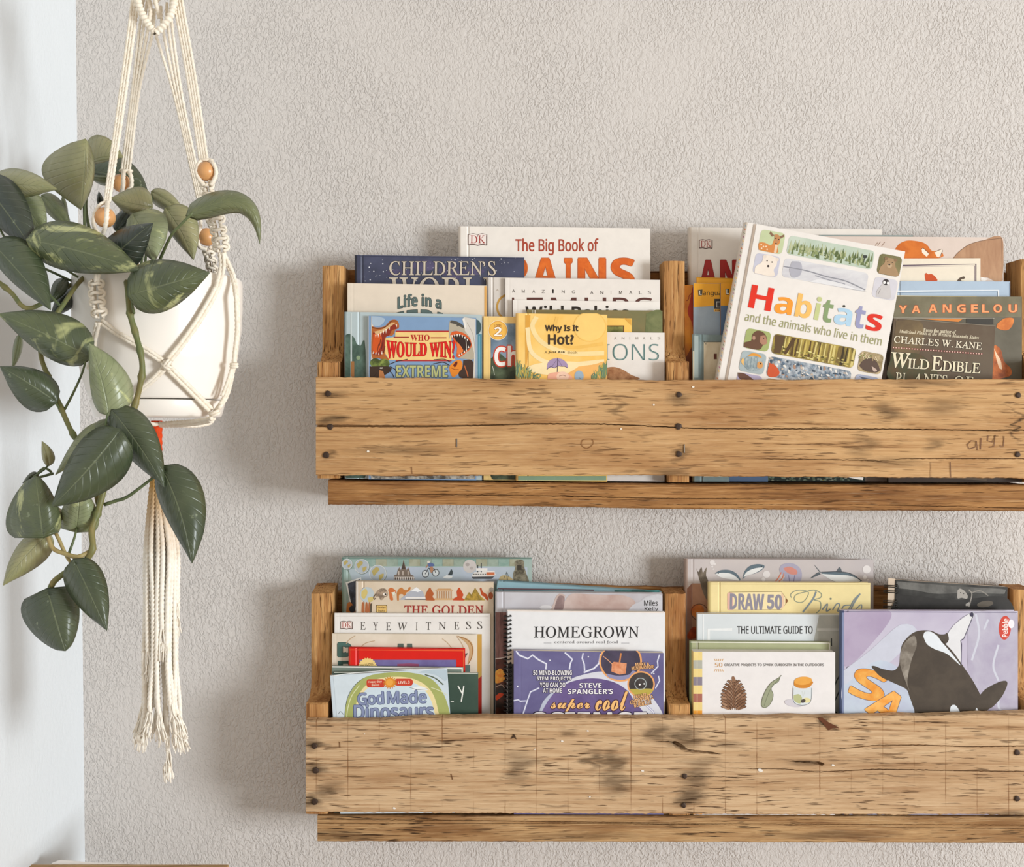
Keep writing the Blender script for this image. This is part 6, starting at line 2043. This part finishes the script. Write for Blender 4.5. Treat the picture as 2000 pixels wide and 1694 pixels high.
# hanging cords: left front, left back, right back, right front
for i in range(3):
    cord([(262 + i * 5, -70, 1.268 - i * .002), (258.5 + i * 5.4, 0, 1.266), (238 + i * 5.2, 160, 1.245), (205 + i * 4.2, 395, 1.205)], 3.0)
for i, (a, b) in enumerate(((275, 34), (281, 47), (289, 56), (297, 68))):
    cord([(a + 8 - i, b - 50, 1.275), (a, b, 1.278), (258 + i * 4.4, 180, 1.300), (237.5 + i * 5, 335, 1.328)], 2.8)
for i, (a, b) in enumerate(((303, 62), (318, 57), (328, 50), (335, 40))):
    cord([(a - 6 + i * 2, b - 45, 1.275), (a, b, 1.277), (341 + i * 5, 190, 1.300), (388 + i * 3.4, 396, 1.328)], 2.8)
for i in range(4):
    cord([(334 + i * 4.6, -70, 1.268), (340 + i * 5.2, 0, 1.264), (366 + i * 5, 150, 1.242), (391 + i * 4.6, 312, 1.212)], 2.9)
bead(205, 425, 1.192, 20)
bead(237, 358, 1.330, 18)
bead(403, 335, 1.205, 18.5)
bead(404, 463, 1.325, 17.5)
# cords round each bead
cord([(209, 395, 1.20), (196, 400, 1.188), (184, 420, 1.186), (184, 444, 1.186), (196, 458, 1.19)], 3.6)
cord([(210, 395, 1.198), (209, 412, 1.172), (207, 436, 1.170), (201, 458, 1.18)], 4.2)
cord([(196, 456, 1.19), (188, 500, 1.172), (187, 540, 1.168), (187, 552, 1.168)], 4)
cord([(202, 456, 1.185), (195, 500, 1.172), (191, 552, 1.168)], 4)
cord([(241, 334, 1.325), (241, 345, 1.305), (240, 365, 1.304), (236, 386, 1.315), (240, 440, 1.34), (250, 545, 1.378)], 4)
cord([(250, 334, 1.325), (256, 345, 1.32), (256, 365, 1.322), (246, 382, 1.325), (246, 440, 1.345), (254, 545, 1.378)], 4)
cord([(408, 312, 1.206), (418, 322, 1.200), (422, 338, 1.200), (418, 352, 1.20), (411, 362, 1.20)], 4)
cord([(394, 312, 1.206), (386, 324, 1.20), (384, 338, 1.20), (390, 352, 1.20), (399, 362, 1.20)], 4)
sinnet([(404, 356, 1.206), (408, 378, 1.206), (413, 410, 1.208)], 17, 3)
sinnet([(416, 408, 1.212), (423, 430, 1.212), (427, 450, 1.212), (431, 472, 1.212), (433, 494, 1.212)], 22, 5)
cord([(394, 394, 1.328), (392, 425, 1.325), (391, 446, 1.318), (386, 462, 1.318), (390, 482, 1.318), (404, 488, 1.32)], 3.8)
cord([(401, 396, 1.328), (404, 425, 1.31), (412, 445, 1.31)], 3.8)
sinnet([(406, 484, 1.330), (411, 506, 1.336), (418, 545, 1.368)], 15, 4)
sinnet([(188, 548, 1.172), (189, 570, 1.170), (191, 595, 1.170), (196, 622, 1.170)], 21, 4)
wrap_knot(403, 313, 1.208, 11, 1)
wrap_knot(246, 334, 1.328, 11, 1)
# net round the pot


def onpot(pts, r=CR, gap=.0058, pre=(), post=()):
    """cord laid on the pot's skin through the given pixels, with free points before and after"""
    k = catmull([Vector((p[0], p[1], 0)) for p in pts], 9.0)
    return cord(list(pre) + [(v.x, v.y, pot_front(v.x, v.y, gap)) for v in k] + list(post), r)


for o in (-3.0, 3.2):
    onpot([(426 + o, 556), (412 + o, 585 + o * .5), (388 + o, 625 + o * .5), (358 + o, 668 + o * .5), (330 + o, 703 + o * .5)], CR, .0058, [(432 + o, 494, 1.212), (434 + o, 520, 1.212)])
    onpot([(197 + o * .5, 628 - o), (230, 652 - o), (280, 681 - o), (318, 706 - o)], 3.8)
    onpot([(322 + o * .4, 718 + o), (300, 740 + o), (272, 764 + o), (254, 786 + o)], 3.8)
    onpot([(330 + o, 720 - o * .6), (356 + o, 746 - o * .6), (388 + o, 778 - o * .6), (411 + o, 801 - o * .6)], 4.2)
    onpot([(462 + o * .5, 580), (464 + o * .4, 640), (459 + o * .3, 690), (457 + o * .3, 712)], CR, .0065, [(435 + o * .6, 494, 1.214), (444 + o * .7, 515, 1.222), (455 + o * .6, 540, 1.236)])
    onpot([(456 + o * .4, 716), (447 + o * .6, 755), (438 + o * .6, 780), (421 + o * .5, 804)], CR, .0065)
onpot([(453, 718), (442, 752), (433, 774)], 3.2, .006)
onpot([(183, 655), (179, 690), (177, 715)], 3.8, .006, [(189, 630, 1.172)])
onpot([(187, 660), (183, 690), (180, 715)], 3.8, .006, [(194, 630, 1.172)])
onpot([(180, 718), (196, 758), (218, 794), (228, 813)], 3.8, .0070, (), [(242, 827, 1.212), (270, 830, 1.235), (303, 830, 1.262)])
onpot([(254, 788), (262, 804)], 3.8, .0065, (), [(276, 822, 1.19), (300, 829, 1.24), (306, 829, 1.262)])
wrap_knot(326, 712, pot_front(326, 712, .011), 9, 2, .9)
wrap_knot(326, 714, pot_front(326, 714, .011), 9, 2, -.7)
wrap_knot(457, 714, pot_front(457, 714, .009), 6, 2)
wrap_knot(419, 808, pot_front(417, 806, .010), 9, 2, .4)
wrap_knot(179, 716, pot_front(179, 716, .009), 7, 2)
cord([(414, 818, 1.205), (380, 823, 1.225), (340, 826, 1.25), (309, 828, 1.266)], 4.2)
cord([(412, 822, 1.207), (380, 828, 1.23), (340, 831, 1.255), (311, 831, 1.268)], 4.2)
cord([(430, 772, 1.345), (416, 820, 1.335), (390, 831, 1.31), (350, 831, 1.29), (311, 829, 1.272)], 4)
cord([(196, 800, 1.335), (240, 824, 1.315), (280, 827, 1.29), (305, 829, 1.272)], 4)
# wound loop at the top
loop = [(304, 64), (318, 52), (333, 30), (340, 4), (337, -30), (322, -58), (304, -66), (286, -58), (271, -30), (269, 0), (280, 32), (294, 54), (304, 64)]
k = catmull([P(x, y, 1.255) for x, y in loop], .0008)
mb = MB()
s_ = 0.0
rr = []
for i, p in enumerate(k):
    rr.append((6.6 + 1.3 * math.sin(i * 2 * math.pi / 6.0)) * 1.255 / F)
mb.tube(k, rr, 12, cap=False)
mb.build('wound_loop', M_ROPE, hanger, True)
cord([(289, -30, 1.27), (291, 0, 1.268), (294, 20, 1.266), (290, 48, 1.262)], 4)
cord([(305, -40, 1.27), (303, -5, 1.262), (307, 15, 1.262), (312, 36, 1.268)], 4)
cord([(318, -40, 1.272), (310, -5, 1.268), (302, 8, 1.266)], 4)
# orange binding and tassel
k = [P(306, y, AX_D) for y in range(822, 946, 4)]
mb = MB()
mb.tube(k, [(10.5 + .7 * math.sin(i * 1.9)) * PXM for i in range(len(k))], 16)
o = mb.build('binding', M_WRAP, hanger, True)
rnd = random.Random(12)
N = 22
ENDS = [1470, 1440, 1436, 1400, 1290, 1452, 1440, 1245, 1380, 1462, 1446, 1522, 1436, 1458, 1330, 1446, 1452, 1285, 1432, 1466, 1450, 1236]
for i in range(N):
    a = i / N * 2 * math.pi
    x0 = 307 + 9 * math.cos(a)
    d0 = AX_D + .006 * math.sin(a)
    spread = 314 + 35 * math.cos(a) + rnd.uniform(-5, 5)
    d1 = AX_D + .020 * math.sin(a)
    end = ENDS[i]
    sw = [rnd.uniform(-6, 6) for _ in range(4)]
    low = end > 1400
    xe = spread + ((14 if spread > 322 else -12 if spread < 300 else rnd.uniform(-8, 8)) if low else rnd.uniform(-4, 10))
    if end > 1500:
        spread, xe = 328, 329
    pts = [(x0, 932, d0), (307 + (spread - 307) * .5 + sw[0] * .3, 985, AX_D + (d1 - AX_D) * .7), (spread * .92 + 314 * .08 + sw[1] * .4, 1075, d1), (spread + sw[2] * .7, 1180, d1 + .002 * sw[0] / 6), (spread + sw[3] * .8, 1290, d1), (spread + sw[1] * .7, 1370, d1 - .002)]
    pts = [p for p in pts if p[1] < end - 70] + [(spread * .8 + xe * .2, end - 56, d1)]
    c = cord(pts, 4.5, 'tassel_strand', M_TASS)
    ex, ey, ed = pts[-1]
    mb = MB()
    for j in range(13):
        g = (j - 6) / 6
        wv = rnd.uniform(-2.5, 2.5)
        q = [P(ex + g * 2.6, ey - 5, ed + rnd.uniform(-.0015, .0015)), P(ex + (xe - ex) * .35 + g * 5 + wv, ey + 18, ed + rnd.uniform(-.003, .003)), P(ex + (xe - ex) * .7 + g * 8 - wv, ey + 36, ed + rnd.uniform(-.003, .003)), P(xe + g * 10 + rnd.uniform(-3, 3), ey + 56 + rnd.uniform(-12, 10), ed + rnd.uniform(-.004, .004))]
        mb.tube(catmull(q, .003), [1.5 * PXM, 1.4 * PXM] + [1.25 * PXM] * (len(catmull(q, .003)) - 2), 5)
    mb.build('frayed_end', M_TASS, c, True)

# ------------------------------------------------------------------ table edge and papers at the lower left
td = 1.445
zt = P(0, 1688.5, td).z
x0, x1 = P(60, 0, td).x, P(448, 0, td).x
tb = thing('side_table', ((x0 + x1) / 2, 1.25, 0), 'wooden table of which only the far top edge shows at the bottom left', 'table')
W_BOX = wood('table_wood', '#c3a377', '#9c7850', '#4a3521', 21.0, 'X', 1.0, (), None, 0.5)
mb = MB()
mb.box((x0, 1.0, zt - .028), (x1, td, zt), 0, .0015)
mb.build('tabletop', W_BOX, tb)
for xx in (x0 + .02, x1 - .055):
    for yy in (1.02, td - .06):
        mb = MB()
        mb.box((xx, yy, 0.0003), (xx + .035, yy + .035, zt - .0282), 0, .002)
        mb.build('leg', W_BOX, tb)
# sheets of paper standing between the table and the corner, their top edge sloping
pa, pb = P(104, 1678, td + .006), P(332, 1689.5, td + .006)
for j, (o_, h_) in enumerate(((0.0, 0.0), (.0022, .0015))):
    mb = MB()
    NP = 16
    vs = []
    for th in (0.0, 0.0012):
        for i in range(NP + 1):
            g = i / NP
            X = pa.x + (pb.x - pa.x) * g
            z = pa.z + (pb.z - pa.z) * g - h_ + .0005 * math.sin(g * 14 + j)
            if i == 0:
                z -= .004
            y = td + .0008 + th + o_ + .0004 * math.sin(g * 9) ** 2
            vs += [(X, y, z), (X, y, zt - .21)]
    n = 2 * (NP + 1)
    fs = []
    for i in range(NP):
        a_ = 2 * i
        fs += [(a_, a_ + 1, a_ + 3, a_ + 2), (n + a_ + 2, n + a_ + 3, n + a_ + 1, n + a_), (a_, a_ + 2, n + a_ + 2, n + a_), (a_ + 3, a_ + 1, n + a_ + 1, n + a_ + 3)]
    fs += [(1, 0, n, n + 1), (n - 2, n - 1, 2 * n - 1, 2 * n - 2)]
    mb.add(vs, fs)
    if j == 0:
        pp = thing('paper_stack', ((pa.x + pb.x) / 2, td, zt - .21), 'white papers standing behind the table edge, top edge sloping down to the right', 'papers')
    mb.build('sheet', plain('white_paper', '#f1f0ee', .8, .15, 0, .05, 30), pp)
for o in bpy.data.objects:
    if '_org' in o:
        del o['_org']
